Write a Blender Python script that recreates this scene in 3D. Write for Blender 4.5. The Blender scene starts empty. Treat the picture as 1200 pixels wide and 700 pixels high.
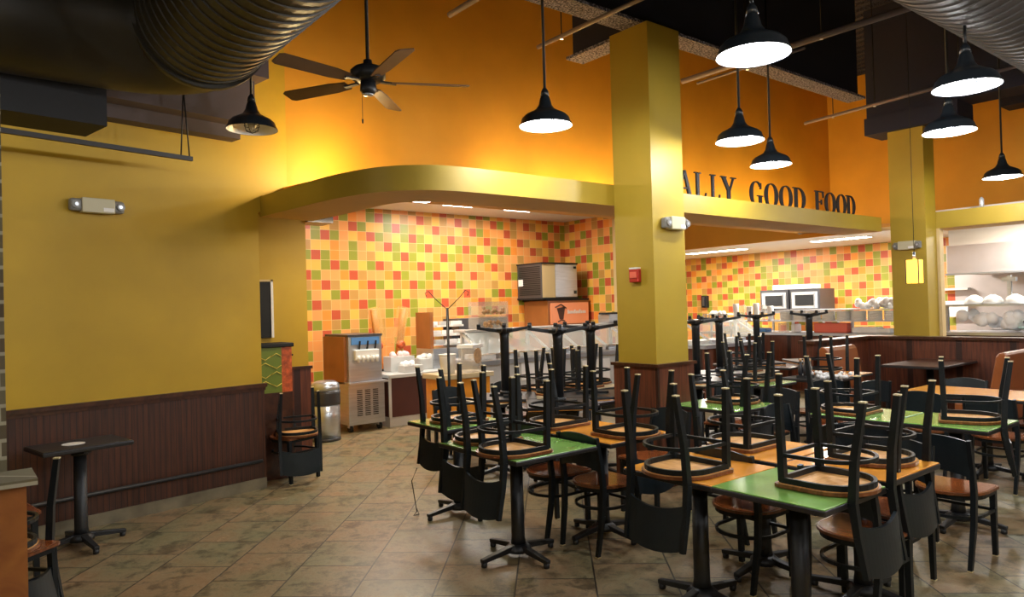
import bpy, bmesh, math, random
from math import sin, cos, pi, radians
from mathutils import Vector, Matrix
random.seed(7)
SC = bpy.context.scene
COL = SC.collection

# ------------------------------------------------------------ materials
def new_mat(name):
    m = bpy.data.materials.new(name); m.use_nodes = True
    nt = m.node_tree; b = nt.nodes['Principled BSDF']
    return m, nt, b
def N(nt, t, **kw):
    n = nt.nodes.new(t)
    for k, v in kw.items(): setattr(n, k, v)
    return n
def mth(nt, op, a, b=None):
    n = N(nt, 'ShaderNodeMath', operation=op)
    for i, v in enumerate((a, b)):
        if v is None: continue
        if isinstance(v, (int, float)): n.inputs[i].default_value = v
        else: nt.links.new(v, n.inputs[i])
    return n.outputs[0]
def simple(name, col, rough=0.5, metal=0.0, var=0.0, scale=20, bump=0.0, spec=0.5, coat=0.0, stretch=None, emit=None, es=1.0, alpha=None):
    m, nt, b = new_mat(name)
    b.inputs['Base Color'].default_value = (*col, 1); b.inputs['Roughness'].default_value = rough
    b.inputs['Metallic'].default_value = metal; b.inputs['Specular IOR Level'].default_value = spec
    b.inputs['Coat Weight'].default_value = coat; b.inputs['Coat Roughness'].default_value = 0.15
    if var or bump:
        tc = N(nt, 'ShaderNodeTexCoord'); mp = N(nt, 'ShaderNodeMapping'); ns = N(nt, 'ShaderNodeTexNoise')
        nt.links.new(tc.outputs['Object'], mp.inputs[0]); nt.links.new(mp.outputs[0], ns.inputs['Vector'])
        if stretch: mp.inputs['Scale'].default_value = stretch
        ns.inputs['Scale'].default_value = scale; ns.inputs['Detail'].default_value = 5
        if var:
            r = N(nt, 'ShaderNodeMapRange'); r.inputs['From Min'].default_value = .3; r.inputs['From Max'].default_value = .7
            r.inputs['To Min'].default_value = 1 - var; r.inputs['To Max'].default_value = 1 + var
            nt.links.new(ns.outputs['Fac'], r.inputs[0])
            mx = N(nt, 'ShaderNodeVectorMath', operation='SCALE'); mx.inputs[0].default_value = col
            nt.links.new(r.outputs[0], mx.inputs['Scale']); nt.links.new(mx.outputs[0], b.inputs['Base Color'])
        if bump:
            bp = N(nt, 'ShaderNodeBump'); bp.inputs['Strength'].default_value = bump; bp.inputs['Distance'].default_value = .01
            nt.links.new(ns.outputs['Fac'], bp.inputs['Height']); nt.links.new(bp.outputs[0], b.inputs['Normal'])
    if emit:
        b.inputs['Emission Color'].default_value = (*emit, 1); b.inputs['Emission Strength'].default_value = es
    if alpha is not None: b.inputs['Alpha'].default_value = alpha
    return m
def ramp(nt, stops, interp='CONSTANT'):
    r = N(nt, 'ShaderNodeValToRGB'); cr = r.color_ramp; cr.interpolation = interp
    while len(cr.elements) < len(stops): cr.elements.new(0.5)
    for e, (p, c) in zip(cr.elements, stops): e.position = p; e.color = (*c, 1)
    return r
def wall_tiles(name, axis, size=0.1525):
    m, nt, b = new_mat(name)
    tc = N(nt, 'ShaderNodeTexCoord'); sp = N(nt, 'ShaderNodeSeparateXYZ'); nt.links.new(tc.outputs['Object'], sp.inputs[0])
    u = mth(nt, 'DIVIDE', sp.outputs[axis], size); v = mth(nt, 'DIVIDE', sp.outputs[2], size)
    fu = mth(nt, 'FLOOR', u); fv = mth(nt, 'FLOOR', v)
    cb = N(nt, 'ShaderNodeCombineXYZ'); nt.links.new(fu, cb.inputs[0]); nt.links.new(fv, cb.inputs[1]); cb.inputs[2].default_value = 3.7 + axis
    wn = N(nt, 'ShaderNodeTexWhiteNoise', noise_dimensions='3D'); nt.links.new(cb.outputs[0], wn.inputs['Vector'])
    k = mth(nt, 'MODULO', mth(nt, 'ADD', mth(nt, 'ADD', fu, mth(nt, 'MULTIPLY', fv, 2.0)), 500.0), 5.0)
    k = mth(nt, 'FLOOR', mth(nt, 'ADD', k, .01))
    kv = mth(nt, 'DIVIDE', mth(nt, 'ADD', k, wn.outputs['Value']), 5.0)
    RED, GRN, YEL, PCH, ORG, TAN = (.52, .085, .03), (.28, .28, .025), (.82, .44, .07), (.82, .33, .09), (.82, .27, .035), (.50, .26, .06)
    r = ramp(nt, [(0, RED), (.16, PCH), (.20, GRN), (.33, TAN), (.40, YEL), (.49, PCH), (.56, ORG), (.60, PCH), (.68, YEL), (.75, TAN), (.80, ORG), (.86, GRN), (.94, PCH)])
    nt.links.new(kv, r.inputs[0])
    gu = mth(nt, 'ABSOLUTE', mth(nt, 'SUBTRACT', mth(nt, 'FRACT', u), .5)); gv = mth(nt, 'ABSOLUTE', mth(nt, 'SUBTRACT', mth(nt, 'FRACT', v), .5))
    g = mth(nt, 'GREATER_THAN', mth(nt, 'MAXIMUM', gu, gv), .482)
    mx = N(nt, 'ShaderNodeMix', data_type='RGBA'); nt.links.new(g, mx.inputs[0]); nt.links.new(r.outputs[0], mx.inputs[6])
    mx.inputs[7].default_value = (.75, .52, .22, 1); nt.links.new(mx.outputs[2], b.inputs['Base Color'])
    b.inputs['Roughness'].default_value = .38
    return m
def beadboard(name, c1, c2, period=.045, vec=(1, 0)):
    m, nt, b = new_mat(name)
    tc = N(nt, 'ShaderNodeTexCoord'); mp = N(nt, 'ShaderNodeMapping'); ns = N(nt, 'ShaderNodeTexNoise')
    nt.links.new(tc.outputs['Object'], mp.inputs[0]); mp.inputs['Scale'].default_value = (14, 14, .9)
    nt.links.new(mp.outputs[0], ns.inputs['Vector']); ns.inputs['Scale'].default_value = 3; ns.inputs['Detail'].default_value = 6
    r = ramp(nt, [(.3, c1), (.72, c2)], 'LINEAR'); nt.links.new(ns.outputs['Fac'], r.inputs[0])
    sp = N(nt, 'ShaderNodeSeparateXYZ'); nt.links.new(tc.outputs['Object'], sp.inputs[0])
    s = mth(nt, 'ADD', mth(nt, 'MULTIPLY', sp.outputs[0], vec[0] / period), mth(nt, 'MULTIPLY', sp.outputs[1], vec[1] / period))
    g = mth(nt, 'LESS_THAN', mth(nt, 'FRACT', s), .12)
    mx = N(nt, 'ShaderNodeMix', data_type='RGBA'); nt.links.new(g, mx.inputs[0]); nt.links.new(r.outputs[0], mx.inputs[6])
    mx.inputs[7].default_value = (*[v * .45 for v in c1], 1); nt.links.new(mx.outputs[2], b.inputs['Base Color'])
    bp = N(nt, 'ShaderNodeBump'); bp.inputs['Strength'].default_value = .6; bp.inputs['Distance'].default_value = .01; bp.invert = True
    nt.links.new(g, bp.inputs['Height']); nt.links.new(bp.outputs[0], b.inputs['Normal'])
    b.inputs['Roughness'].default_value = .45
    return m
def floor_mat():
    m, nt, b = new_mat('stone_floor_tiles')
    tc = N(nt, 'ShaderNodeTexCoord'); mp = N(nt, 'ShaderNodeMapping')
    nt.links.new(tc.outputs['Object'], mp.inputs[0]); mp.vector_type = 'POINT'
    th = radians(48.5); mp.inputs['Rotation'].default_value = (0, 0, -th); 
    sp = N(nt, 'ShaderNodeSeparateXYZ'); nt.links.new(mp.outputs[0], sp.inputs[0])
    t = mth(nt, 'DIVIDE', mth(nt, 'SUBTRACT', sp.outputs[1], .253 - 4 * .4725), .4725)
    row = mth(nt, 'FLOOR', t); half = mth(nt, 'MULTIPLY', mth(nt, 'MODULO', mth(nt, 'ADD', row, 40), 2.0), .5)
    s = mth(nt, 'ADD', mth(nt, 'DIVIDE', mth(nt, 'SUBTRACT', sp.outputs[0], 4.575), .49), half)
    col = mth(nt, 'FLOOR', s)
    cb = N(nt, 'ShaderNodeCombineXYZ'); nt.links.new(row, cb.inputs[0]); nt.links.new(col, cb.inputs[1])
    wn = N(nt, 'ShaderNodeTexWhiteNoise', noise_dimensions='3D'); nt.links.new(cb.outputs[0], wn.inputs['Vector'])
    off = N(nt, 'ShaderNodeVectorMath', operation='MULTIPLY_ADD'); nt.links.new(wn.outputs['Color'], off.inputs[0])
    off.inputs[1].default_value = (30, 30, 30); nt.links.new(mp.outputs[0], off.inputs[2])
    n1 = N(nt, 'ShaderNodeTexNoise'); nt.links.new(off.outputs[0], n1.inputs['Vector']); n1.inputs['Scale'].default_value = 5.5; n1.inputs['Detail'].default_value = 12; n1.inputs['Roughness'].default_value = .78; n1.inputs['Distortion'].default_value = .25
    r = ramp(nt, [(.30, (.045, .032, .016)), (.42, (.12, .095, .055)), (.52, (.26, .205, .125)), (.60, (.21, .14, .075)), (.72, (.44, .38, .26))], 'LINEAR')
    nt.links.new(n1.outputs['Fac'], r.inputs[0])
    gr = N(nt, 'ShaderNodeTexNoise'); nt.links.new(off.outputs[0], gr.inputs['Vector']); gr.inputs['Scale'].default_value = 1.6
    mg = N(nt, 'ShaderNodeMix', data_type='RGBA', blend_type='MULTIPLY'); mg.inputs[0].default_value = 1.0
    r2 = ramp(nt, [(.35, (.86, 1.0, .86)), (.65, (1.15, .98, .85))], 'LINEAR'); nt.links.new(gr.outputs['Fac'], r2.inputs[0])
    nt.links.new(r.outputs[0], mg.inputs[6]); nt.links.new(r2.outputs[0], mg.inputs[7])
    gu = mth(nt, 'ABSOLUTE', mth(nt, 'SUBTRACT', mth(nt, 'FRACT', s), .5)); gv = mth(nt, 'ABSOLUTE', mth(nt, 'SUBTRACT', mth(nt, 'FRACT', t), .5))
    g = mth(nt, 'GREATER_THAN', mth(nt, 'MAXIMUM', gu, gv), .490)
    mx = N(nt, 'ShaderNodeMix', data_type='RGBA'); nt.links.new(g, mx.inputs[0]); nt.links.new(mg.outputs[2], mx.inputs[6]); mx.inputs[7].default_value = (.028, .022, .016, 1)
    nt.links.new(mx.outputs[2], b.inputs['Base Color'])
    rr = N(nt, 'ShaderNodeMapRange'); nt.links.new(n1.outputs['Fac'], rr.inputs[0]); rr.inputs['To Min'].default_value = .24; rr.inputs['To Max'].default_value = .5
    nt.links.new(rr.outputs[0], b.inputs['Roughness'])
    bp = N(nt, 'ShaderNodeBump'); bp.inputs['Strength'].default_value = .35; bp.inputs['Distance'].default_value = .006
    nt.links.new(mth(nt, 'SUBTRACT', n1.outputs['Fac'], g), bp.inputs['Height']); nt.links.new(bp.outputs[0], b.inputs['Normal'])
    return m
def speckle(name, c1, c2, scale):
    m, nt, b = new_mat(name)
    tc = N(nt, 'ShaderNodeTexCoord'); ns = N(nt, 'ShaderNodeTexNoise'); nt.links.new(tc.outputs['Object'], ns.inputs['Vector'])
    ns.inputs['Scale'].default_value = scale; ns.inputs['Detail'].default_value = 3
    r = ramp(nt, [(.42, c1), (.6, c2)], 'LINEAR'); nt.links.new(ns.outputs['Fac'], r.inputs[0]); nt.links.new(r.outputs[0], b.inputs['Base Color'])
    bp = N(nt, 'ShaderNodeBump'); bp.inputs['Strength'].default_value = .9; bp.inputs['Distance'].default_value = .02
    nt.links.new(ns.outputs['Fac'], bp.inputs['Height']); nt.links.new(bp.outputs[0], b.inputs['Normal']); b.inputs['Roughness'].default_value = .9
    return m
def woodmat(name, c1, c2, rough=.3, sc=(3, 18, 3), coat=.2):
    m, nt, b = new_mat(name)
    tc = N(nt, 'ShaderNodeTexCoord'); mp = N(nt, 'ShaderNodeMapping'); ns = N(nt, 'ShaderNodeTexNoise')
    nt.links.new(tc.outputs['Object'], mp.inputs[0]); mp.inputs['Scale'].default_value = sc; nt.links.new(mp.outputs[0], ns.inputs['Vector'])
    ns.inputs['Scale'].default_value = 2.2; ns.inputs['Detail'].default_value = 6; ns.inputs['Distortion'].default_value = 1.2
    r = ramp(nt, [(.33, c1), (.68, c2)], 'LINEAR'); nt.links.new(ns.outputs['Fac'], r.inputs[0]); nt.links.new(r.outputs[0], b.inputs['Base Color'])
    b.inputs['Roughness'].default_value = rough; b.inputs['Coat Weight'].default_value = coat; b.inputs['Coat Roughness'].default_value = .1
    return m
def brick_mat():
    m, nt, b = new_mat('rough_brick')
    tc = N(nt, 'ShaderNodeTexCoord'); sp = N(nt, 'ShaderNodeSeparateXYZ'); cb = N(nt, 'ShaderNodeCombineXYZ')
    nt.links.new(tc.outputs['Object'], sp.inputs[0]); nt.links.new(mth(nt, 'ADD', sp.outputs[0], sp.outputs[1]), cb.inputs[0]); nt.links.new(sp.outputs[2], cb.inputs[1])
    br = N(nt, 'ShaderNodeTexBrick'); nt.links.new(cb.outputs[0], br.inputs['Vector']); br.inputs['Scale'].default_value = 1
    br.inputs['Brick Width'].default_value = .2; br.inputs['Row Height'].default_value = .072; br.inputs['Mortar Size'].default_value = .008
    br.inputs['Color1'].default_value = (.16, .14, .08, 1); br.inputs['Color2'].default_value = (.10, .075, .045, 1); br.inputs['Mortar'].default_value = (.36, .33, .24, 1)
    nt.links.new(br.outputs['Color'], b.inputs['Base Color']); b.inputs['Roughness'].default_value = .9
    return m
M = {}
M['floor'] = floor_mat()
M['yellow'] = simple('yellow_paint', (.50, .31, .012), .55, var=.10, scale=1.6, bump=.05)
M['olive'] = simple('olive_yellow_paint', (.40, .27, .02), .5, var=.06, scale=2)
M['orange'] = simple('orange_paint', (.66, .31, .016), .6, var=.08, scale=1.5)
M['soffit'] = simple('tan_orange_paint', (.62, .36, .07), .6, var=.05, scale=2)
M['tileX'] = wall_tiles('mosaic_wall_tiles', 0); M['tileY'] = wall_tiles('mosaic_side_tiles', 1)
M['wains'] = beadboard('dark_beadboard', (.030, .008, .0025), (.082, .021, .005), vec=(.982, .188))
M['panelx'] = beadboard('dark_wood_panel', (.060, .014, .006), (.17, .045, .016), period=.6, vec=(1, 1))
M['dwood'] = woodmat('dark_cap_wood', (.032, .009, .004), (.085, .026, .009), .35)
M['seatw'] = woodmat('glossy_seat_wood', (.14, .030, .007), (.36, .095, .020), .18, coat=.5)
M['rimw'] = woodmat('dark_seat_rim', (.12, .035, .012), (.24, .075, .022), .3, coat=.3)
M['underw'] = woodmat('pale_seat_underside', (.60, .27, .07), (.84, .46, .15), .45, coat=0)
M['boothend'] = woodmat('orange_booth_wood', (.24, .075, .018), (.36, .13, .03), .35)
M['black'] = simple('black_chair_paint', (.008, .011, .013), .42, spec=.3)
M['panelblk'] = simple('dark_backrest_paint', (.008, .014, .018), .38, spec=.4)
M['iron'] = simple('black_cast_iron', (.010, .011, .013), .45)
M['glide'] = simple('tan_foot_glide', (.72, .60, .34), .5)
M['green'] = simple('green_laminate', (.22, .44, .09), .22, var=.18, scale=5, coat=.4)
M['orangelam'] = simple('orange_laminate', (.84, .33, .035), .25, var=.10, scale=5, coat=.4)
M['creamlam'] = simple('cream_laminate', (.62, .50, .30), .3, coat=.3)
M['lilac'] = simple('pale_laminate', (.46, .42, .42), .16, var=.12, scale=4, coat=.6)
M['edge'] = simple('black_edge_band', (.018, .016, .016), .35)
M['steel'] = simple('stainless_steel', (.56, .60, .66), .30, metal=.85, var=.1, scale=3, stretch=(1, 1, 12))
M['steelw'] = simple('kitchen_steel', (.60, .55, .54), .38, metal=.55, var=.12, scale=1.5)
M['steeld'] = simple('dark_steel', (.10, .10, .11), .4, metal=.6)
M['white'] = simple('white_plastic', (.80, .79, .74), .4)
M['ltwhite'] = simple('white_ceiling_panel', (.72, .66, .58), .8)
M['beige'] = simple('beige_plastic', (.55, .50, .33), .45)
M['lensgrey'] = simple('grey_lens', (.22, .21, .19), .35)
M['paper'] = simple('paper_white', (.85, .83, .80), .7)
M['duct'] = simple('black_painted_duct', (.026, .022, .014), .45, var=.35, scale=2.0, spec=.5)
M['ductg'] = simple('grey_painted_duct', (.065, .06, .058), .5, var=.35, scale=2.0, spec=.5)
M['deck'] = speckle('sprayed_deck', (.008, .010, .020), (.040, .042, .075), 60)
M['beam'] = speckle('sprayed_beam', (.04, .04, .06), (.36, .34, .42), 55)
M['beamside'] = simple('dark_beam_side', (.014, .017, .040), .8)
M['lav'] = simple('dark_lavender_soffit', (.10, .075, .075), .8)
M['dark'] = simple('near_black', (.006, .006, .007), .7)
M['shade'] = simple('black_enamel', (.012, .016, .020), .3)
M['shadein'] = simple('white_enamel', (.85, .87, .88), .35)
M['bulb'] = simple('lit_bulb', (1, 1, 1), .3, emit=(.85, .95, 1.0), es=20)
M['bulboff'] = simple('unlit_glass_bulb', (.55, .52, .42), .15)
M['pipe'] = simple('painted_pipe', (.15, .12, .13), .5)
M['blackpipe'] = simple('black_pipe', (.015, .012, .010), .5)
M['red'] = simple('red_plastic', (.42, .022, .012), .4)
M['redpack'] = simple('red_package', (.75, .14, .08), .5)
M['leather'] = simple('brown_vinyl', (.26, .075, .018), .32, var=.12, scale=4, coat=.25)
M['strip'] = simple('lit_ceiling_panel', (1, 1, 1), .4, emit=(1, .98, .92), es=9)
M['lantern'] = simple('amber_glass', (.9, .6, .08), .4, emit=(1, .55, .05), es=1.6)
M['brick'] = brick_mat()
M['basetile'] = simple('grey_base_tile', (.17, .14, .085), .5, var=.3, scale=6)
M['clear'] = simple('pale_clear_plastic', (.62, .58, .50), .2, alpha=.35)
M['ambclear'] = simple('amber_clear_sleeve', (.92, .60, .22), .2, alpha=.3)
M['amber'] = simple('amber_cone_stack', (.60, .20, .03), .5, var=.2, scale=14)
M['brown'] = simple('brown_panel_and_reflection', (.34, .12, .03), .35, var=.15, scale=3)
M['maroon'] = simple('maroon_counter_front', (.075, .020, .014), .4, var=.15, scale=3)
M['blue'] = simple('blue_label', (.10, .28, .62), .4)
M['orgsign'] = simple('orange_sign', (.85, .30, .14), .4, emit=(.9, .30, .12), es=.15)
M['glass'] = simple('sneeze_glass', (.70, .74, .70), .08, alpha=.35)
M['leaf'] = simple('green_print', (.15, .21, .02), .4)
M['tomato'] = simple('tomato_print', (.50, .09, .02), .4, var=.5, scale=25)
M['cookie'] = simple('cookie_brown', (.50, .30, .14), .7, var=.3, scale=30)
M['pinkpaper'] = simple('pinkish_plastic_bag', (.78, .60, .56), .5, var=.15, scale=20)
M['foil'] = simple('grey_liner', (.04, .04, .045), .3)
M['greyw'] = simple('white_grey_shelf', (.62, .62, .60), .35, metal=.3)
M['fanblade'] = simple('brown_fan_blade', (.10, .050, .025), .45, var=.2, scale=5)
M['banana'] = simple('yellow_packets', (.80, .62, .10), .5)
M['cup'] = simple('brown_ink', (.08, .03, .02), .5)
M['kwall'] = simple('kitchen_back_paint', (.62, .46, .22), .7)
M['tealplate'] = simple('pale_green_plate', (.62, .85, .76), .3)

# ------------------------------------------------------------ geometry helpers
class MB:
    def __init__(s): s.bm = bmesh.new(); s.mats = []
    def _mi(s, m):
        if m is None: return 0
        if m not in s.mats: s.mats.append(m)
        return s.mats.index(m)
    def poly(s, pts, faces, m=None, smooth=False):
        mi = s._mi(m); vs = [s.bm.verts.new(p) for p in pts]
        for f in faces:
            try: fc = s.bm.faces.new([vs[i] for i in f]); fc.material_index = mi; fc.smooth = smooth
            except ValueError: pass
        return s
    def box(s, x0, x1, y0, y1, z0, z1, m=None, rot=0, about=None):
        p = [(x, y, z) for z in (z0, z1) for y in (y0, y1) for x in (x0, x1)]
        if rot:
            cx, cy = about if about else ((x0 + x1) / 2, (y0 + y1) / 2); c, sn = cos(rot), sin(rot)
            p = [(cx + (x - cx) * c - (y - cy) * sn, cy + (x - cx) * sn + (y - cy) * c, z) for x, y, z in p]
        return s.poly(p, [(0, 2, 3, 1), (4, 5, 7, 6), (0, 1, 5, 4), (2, 6, 7, 3), (0, 4, 6, 2), (1, 3, 7, 5)], m)
    def prism(s, pts, z0, z1, m=None, smooth=False):
        n = len(pts)
        P = [(x, y, z0) for x, y in pts] + [(x, y, z1) for x, y in pts]
        return s.poly(P, [tuple(range(n))[::-1], tuple(range(n, 2 * n))] + [(i, (i + 1) % n, n + (i + 1) % n, n + i) for i in range(n)], m, smooth)
    def bar(s, a, b, w, h=None, m=None, up=(0, 0, 1), w2=None, h2=None):
        a = Vector(a); b = Vector(b); h = h or w; w2 = w2 or w; h2 = h2 or h; d = (b - a).normalized(); u = Vector(up)
        if abs(d.dot(u)) > .98: u = Vector((0, 1, 0))
        x = d.cross(u).normalized(); y = x.cross(d).normalized()
        P = []
        for c, ww, hh in ((a, w, h), (b, w2, h2)):
            for sx, sy in ((-1, -1), (1, -1), (1, 1), (-1, 1)): P.append(c + x * sx * ww / 2 + y * sy * hh / 2)
        return s.poly(P, [(3, 2, 1, 0), (4, 5, 6, 7)] + [(i, (i + 1) % 4, 4 + (i + 1) % 4, 4 + i) for i in range(4)], m)
    def tube(s, path, r, m=None, n=8, closed=False, smooth=True):
        path = [Vector(p) for p in path]; K = len(path); rings = []; mi = s._mi(m)
        rr = r if isinstance(r, (list, tuple)) else [r] * K
        for i, p in enumerate(path):
            if closed: d = path[(i + 1) % K] - path[i - 1]
            else: d = path[min(i + 1, K - 1)] - path[max(i - 1, 0)]
            d.normalize(); u = Vector((0, 0, 1)) if abs(d.z) < .95 else Vector((1, 0, 0))
            x = d.cross(u).normalized(); y = x.cross(d)
            rings.append([s.bm.verts.new(p + (x * cos(2 * pi * k / n) + y * sin(2 * pi * k / n)) * rr[i]) for k in range(n)])
        for i in range(K if closed else K - 1):
            A, B = rings[i], rings[(i + 1) % K]
            for k in range(n):
                f = s.bm.faces.new((A[k], A[(k + 1) % n], B[(k + 1) % n], B[k])); f.smooth = smooth; f.material_index = mi
        if not closed:
            for R in (rings[0][::-1], rings[-1]):
                f = s.bm.faces.new(R); f.material_index = mi
        return s
    def lathe(s, prof, c=(0, 0, 0), m=None, n=24, smooth=True, cap=True):
        mi = s._mi(m); rings = []
        for r, z in prof: rings.append([s.bm.verts.new((c[0] + r * cos(2 * pi * k / n), c[1] + r * sin(2 * pi * k / n), c[2] + z)) for k in range(n)])
        for A, B in zip(rings, rings[1:]):
            for k in range(n):
                f = s.bm.faces.new((A[k], A[(k + 1) % n], B[(k + 1) % n], B[k])); f.smooth = smooth; f.material_index = mi
        if cap:
            for R in (rings[0][::-1], rings[-1]):
                f = s.bm.faces.new(R); f.material_index = mi
        return s
    def ball(s, c, r, m=None, n=12, sz=1.0):
        prof = [(max(1e-4, r * sin(pi * i / 8)), -r * sz * cos(pi * i / 8)) for i in range(9)]
        return s.lathe(prof, c, m, n)
    def build(s, name, mat=None, parent=None, bevel=0, loc=None):
        me = bpy.data.meshes.new(name)
        bmesh.ops.recalc_face_normals(s.bm, faces=s.bm.faces[:]); s.bm.to_mesh(me); s.bm.free()
        if s.mats: [me.materials.append(x) for x in s.mats]
        if mat is not None:
            if not s.mats: me.materials.append(mat)
        o = bpy.data.objects.new(name, me); COL.objects.link(o)
        if parent: o.parent = parent
        if loc: o.location = loc
        if bevel:
            b = o.modifiers.new('bevel', 'BEVEL'); b.width = bevel; b.segments = 2; b.limit_method = 'ANGLE'
        return o
def tag(o, label=None, cat=None, group=None, kind=None):
    if label: o['label'] = label
    if cat: o['category'] = cat
    if group: o['group'] = group
    if kind: o['kind'] = kind
    return o
def empty(name, loc=(0, 0, 0), rz=0, **kw):
    o = bpy.data.objects.new(name, None); COL.objects.link(o); o.location = loc; o.rotation_euler = (0, 0, rz); o.empty_display_size = .1
    return tag(o, **kw)
def struct(o): o['kind'] = 'structure'; return o
def kids(o): return [c for c in bpy.data.objects if c.parent == o]
def copy_tree(o, parent=None):
    c = o.copy(); COL.objects.link(c)
    if parent: c.parent = parent
    for ch in kids(o): copy_tree(ch, c)
    return c

# ------------------------------------------------------------ room shell
Z_DECK = 5.75
struct(MB().box(-4, 15.4, -5, 12.2, -.1, 0).build('floor', M['floor']))
struct(MB().box(-4.15, 15.4, -5.15, -5, 0, 5.85).build('wall_front', M['yellow'])); struct(MB().box(-4.15, -4, -5, 12.2, 0, 5.85).build('wall_entrance', M['yellow']))
# corrugated deck
b = MB(); prof = []; x = -4
while x < 15.4:
    prof += [(x, Z_DECK), (x + .10, Z_DECK), (x + .13, Z_DECK + .07), (x + .19, Z_DECK + .07)]; x += .22
pts = [(px, -5, pz) for px, pz in prof] + [(px, 12.2, pz) for px, pz in prof]; n = len(prof)
b.poly(pts, [(i, i + 1, n + i + 1, n + i) for i in range(n - 1)])
struct(b.build('ceiling', M['deck']))
D = Vector((.982, .188, 0)); NL = Vector((-.188, .982, 0)); E0 = Vector((2.335, 6.81, 0))
def lw(s, off=0, z=0): return E0 + D * s + NL * off + Vector((0, 0, z))
def lwall(s0, s1, o0, o1, z0, z1, bb=None, m=None):
    b = bb or MB(); P = [lw(s, o, z) for z in (z0, z1) for o in (o0, o1) for s in (s0, s1)]
    return b.poly(P, [(0, 2, 3, 1), (4, 5, 7, 6), (0, 1, 5, 4), (2, 6, 7, 3), (0, 4, 6, 2), (1, 3, 7, 5)], m)
b = lwall(-7, 0, 0, .14, 0, 5.85); lwall(0, .36, 0, .14, 2.62, 5.85, b)
struct(b.build('wall_left', M['yellow']))
struct(lwall(-7, .012, -.022, 0, .10, .955).build('baseboard_left_panel', M['wains']))
b = lwall(-7, .03, -.045, 0, .955, .99); lwall(-7, .02, -.032, 0, .925, .955, b)
struct(b.build('trim_1', M['dwood']))
struct(lwall(-7, .012, -.03, 0, 0, .10).build('baseboard_left', M['basetile']))
# end face wrap of wainscot
struct(lwall(0.0, .012, -.02, .14, 0, .955).build('trim_2', M['dwood']))
# upper orange wall back and right
b = MB().box(2.55, 13.45, 6.87, 6.98, 2.86, 5.85); struct(b.build('wall_back_upper', M['orange']))
struct(MB().box(13.3, 13.45, -5, 6.87, 2.92, 5.85).build('wall_right_upper', M['orange']))
# return wall
struct(MB().box(2.05, 3.03, 7.37, 7.5, 0, 3.27).build('wall_return', M['yellow']))
struct(MB().box(2.90, 3.03, 7.5, 10.2, 0, 3.27).build('wall_passage', M['yellow']))
struct(MB().box(2.0, 2.05, 6.95, 7.5, 0, 3.0).build('wall_nook', M['yellow']))
# wood panel
b = MB().box(2.70, 3.045, 7.345, 7.37, .02, 1.05); struct(b.build('baseboard_return_panel', M['panelx']))
struct(MB().box(2.68, 3.06, 7.33, 7.37, 1.05, 1.08).build('trim_3', M['dwood']))
# tile walls
struct(MB().box(3.03, 9.43, 10.2, 10.32, 0, 3.27).build('wall_back_tiled', M['tileX']))
struct(MB().box(9.43, 9.62, 8.92, 10.32, 0, 3.27).build('wall_side_tiled', M['tileY']))
struct(MB().box(9.42, 9.64, 8.84, 8.92, 0, 3.27).build('trim_4', M['kwall']))
struct(MB().box(14.95, 15.1, 5.36, 12.2, 0, 2.76).build('wall_kitchen_tiled', M['tileY']))
struct(MB().box(9.62, 15.1, 12.0, 12.2, 0, 3.27).build('wall_kitchen_back', M['kwall']))
struct(MB().box(14.95, 15.1, -5, 5.36, 0, 2.95).build('wall_kitchen_steel', M['steelw']))
# ceilings of the kitchen
struct(MB().box(2.0, 12.3, 6.98, 12.2, 3.27, 3.33).build('ceiling_servery', M['ltwhite']))
struct(MB().box(12.3, 15.1, 4.86, 12.2, 2.76, 2.82).build('ceiling_kitchen', M['ltwhite']))
struct(MB().box(12.25, 12.3, 6.98, 12.2, 2.76, 3.3).box(12.25, 12.3, 5.5, 6.98, 2.76, 2.84).build('wall_ceiling_riser', M['orange']))
struct(MB().box(11.25, 15.1, -5, 4.86, 2.82, 2.88).build('ceiling_cookline', M['ltwhite']))
# bulkhead
front = [(2.36, 6.83), (2.42, 6.24), (2.47, 5.68), (2.53, 5.36), (2.61, 5.10), (2.73, 4.90), (2.89, 4.76), (3.08, 4.68), (3.35, 4.65), (3.75, 4.64), (4.4, 4.64), (6, 4.64), (10.4, 4.64)]
inner = [(2.92, 6.92), (2.98, 6.3), (3.00, 5.95), (3.01, 5.75), (3.02, 5.60), (3.05, 5.47), (3.12, 5.35), (3.24, 5.26), (3.45, 5.21), (3.80, 5.2), (4.4, 5.2), (6, 5.2), (10.4, 5.2)]
# subdivide for smoothness
def crom(P, k=4):
    out = []
    for i in range(len(P) - 1):
        p0, p1, p2, p3 = P[max(i - 1, 0)], P[i], P[i + 1], P[min(i + 2, len(P) - 1)]
        kk = k if i < len(P) - 2 else 1
        for j in range(kk):
            t = j / kk
            out.append(tuple(.5 * ((2 * p1[a]) + (-p0[a] + p2[a]) * t + (2 * p0[a] - 5 * p1[a] + 4 * p2[a] - p3[a]) * t * t + (-p0[a] + 3 * p1[a] - 3 * p2[a] + p3[a]) * t ** 3) for a in (0, 1)))
    return out + [P[-1]]
F = crom(front); I = crom(inner); n = len(F); zb, zt = 2.578, 2.775
b = MB()
P = [(x, y, zb) for x, y in F] + [(x, y, zt) for x, y in F] + [(x, y, zb) for x, y in I] + [(x, y, zt) for x, y in I]
b.poly(P, [(i, i + 1, n + i + 1, n + i) for i in range(n - 1)], M['olive'], True)
b.poly([(P[i][0], P[i][1], zt) for i in range(n)] + [(P[2 * n + i][0], P[2 * n + i][1], zt) for i in range(n)], [(i, i + 1, n + i + 1, n + i) for i in range(n - 1)], M['olive'])
b.poly([P[i] for i in range(n)] + [P[2 * n + i] for i in range(n)], [(i, i + 1, n + i + 1, n + i) for i in range(n - 1)], M['soffit'])
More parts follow.
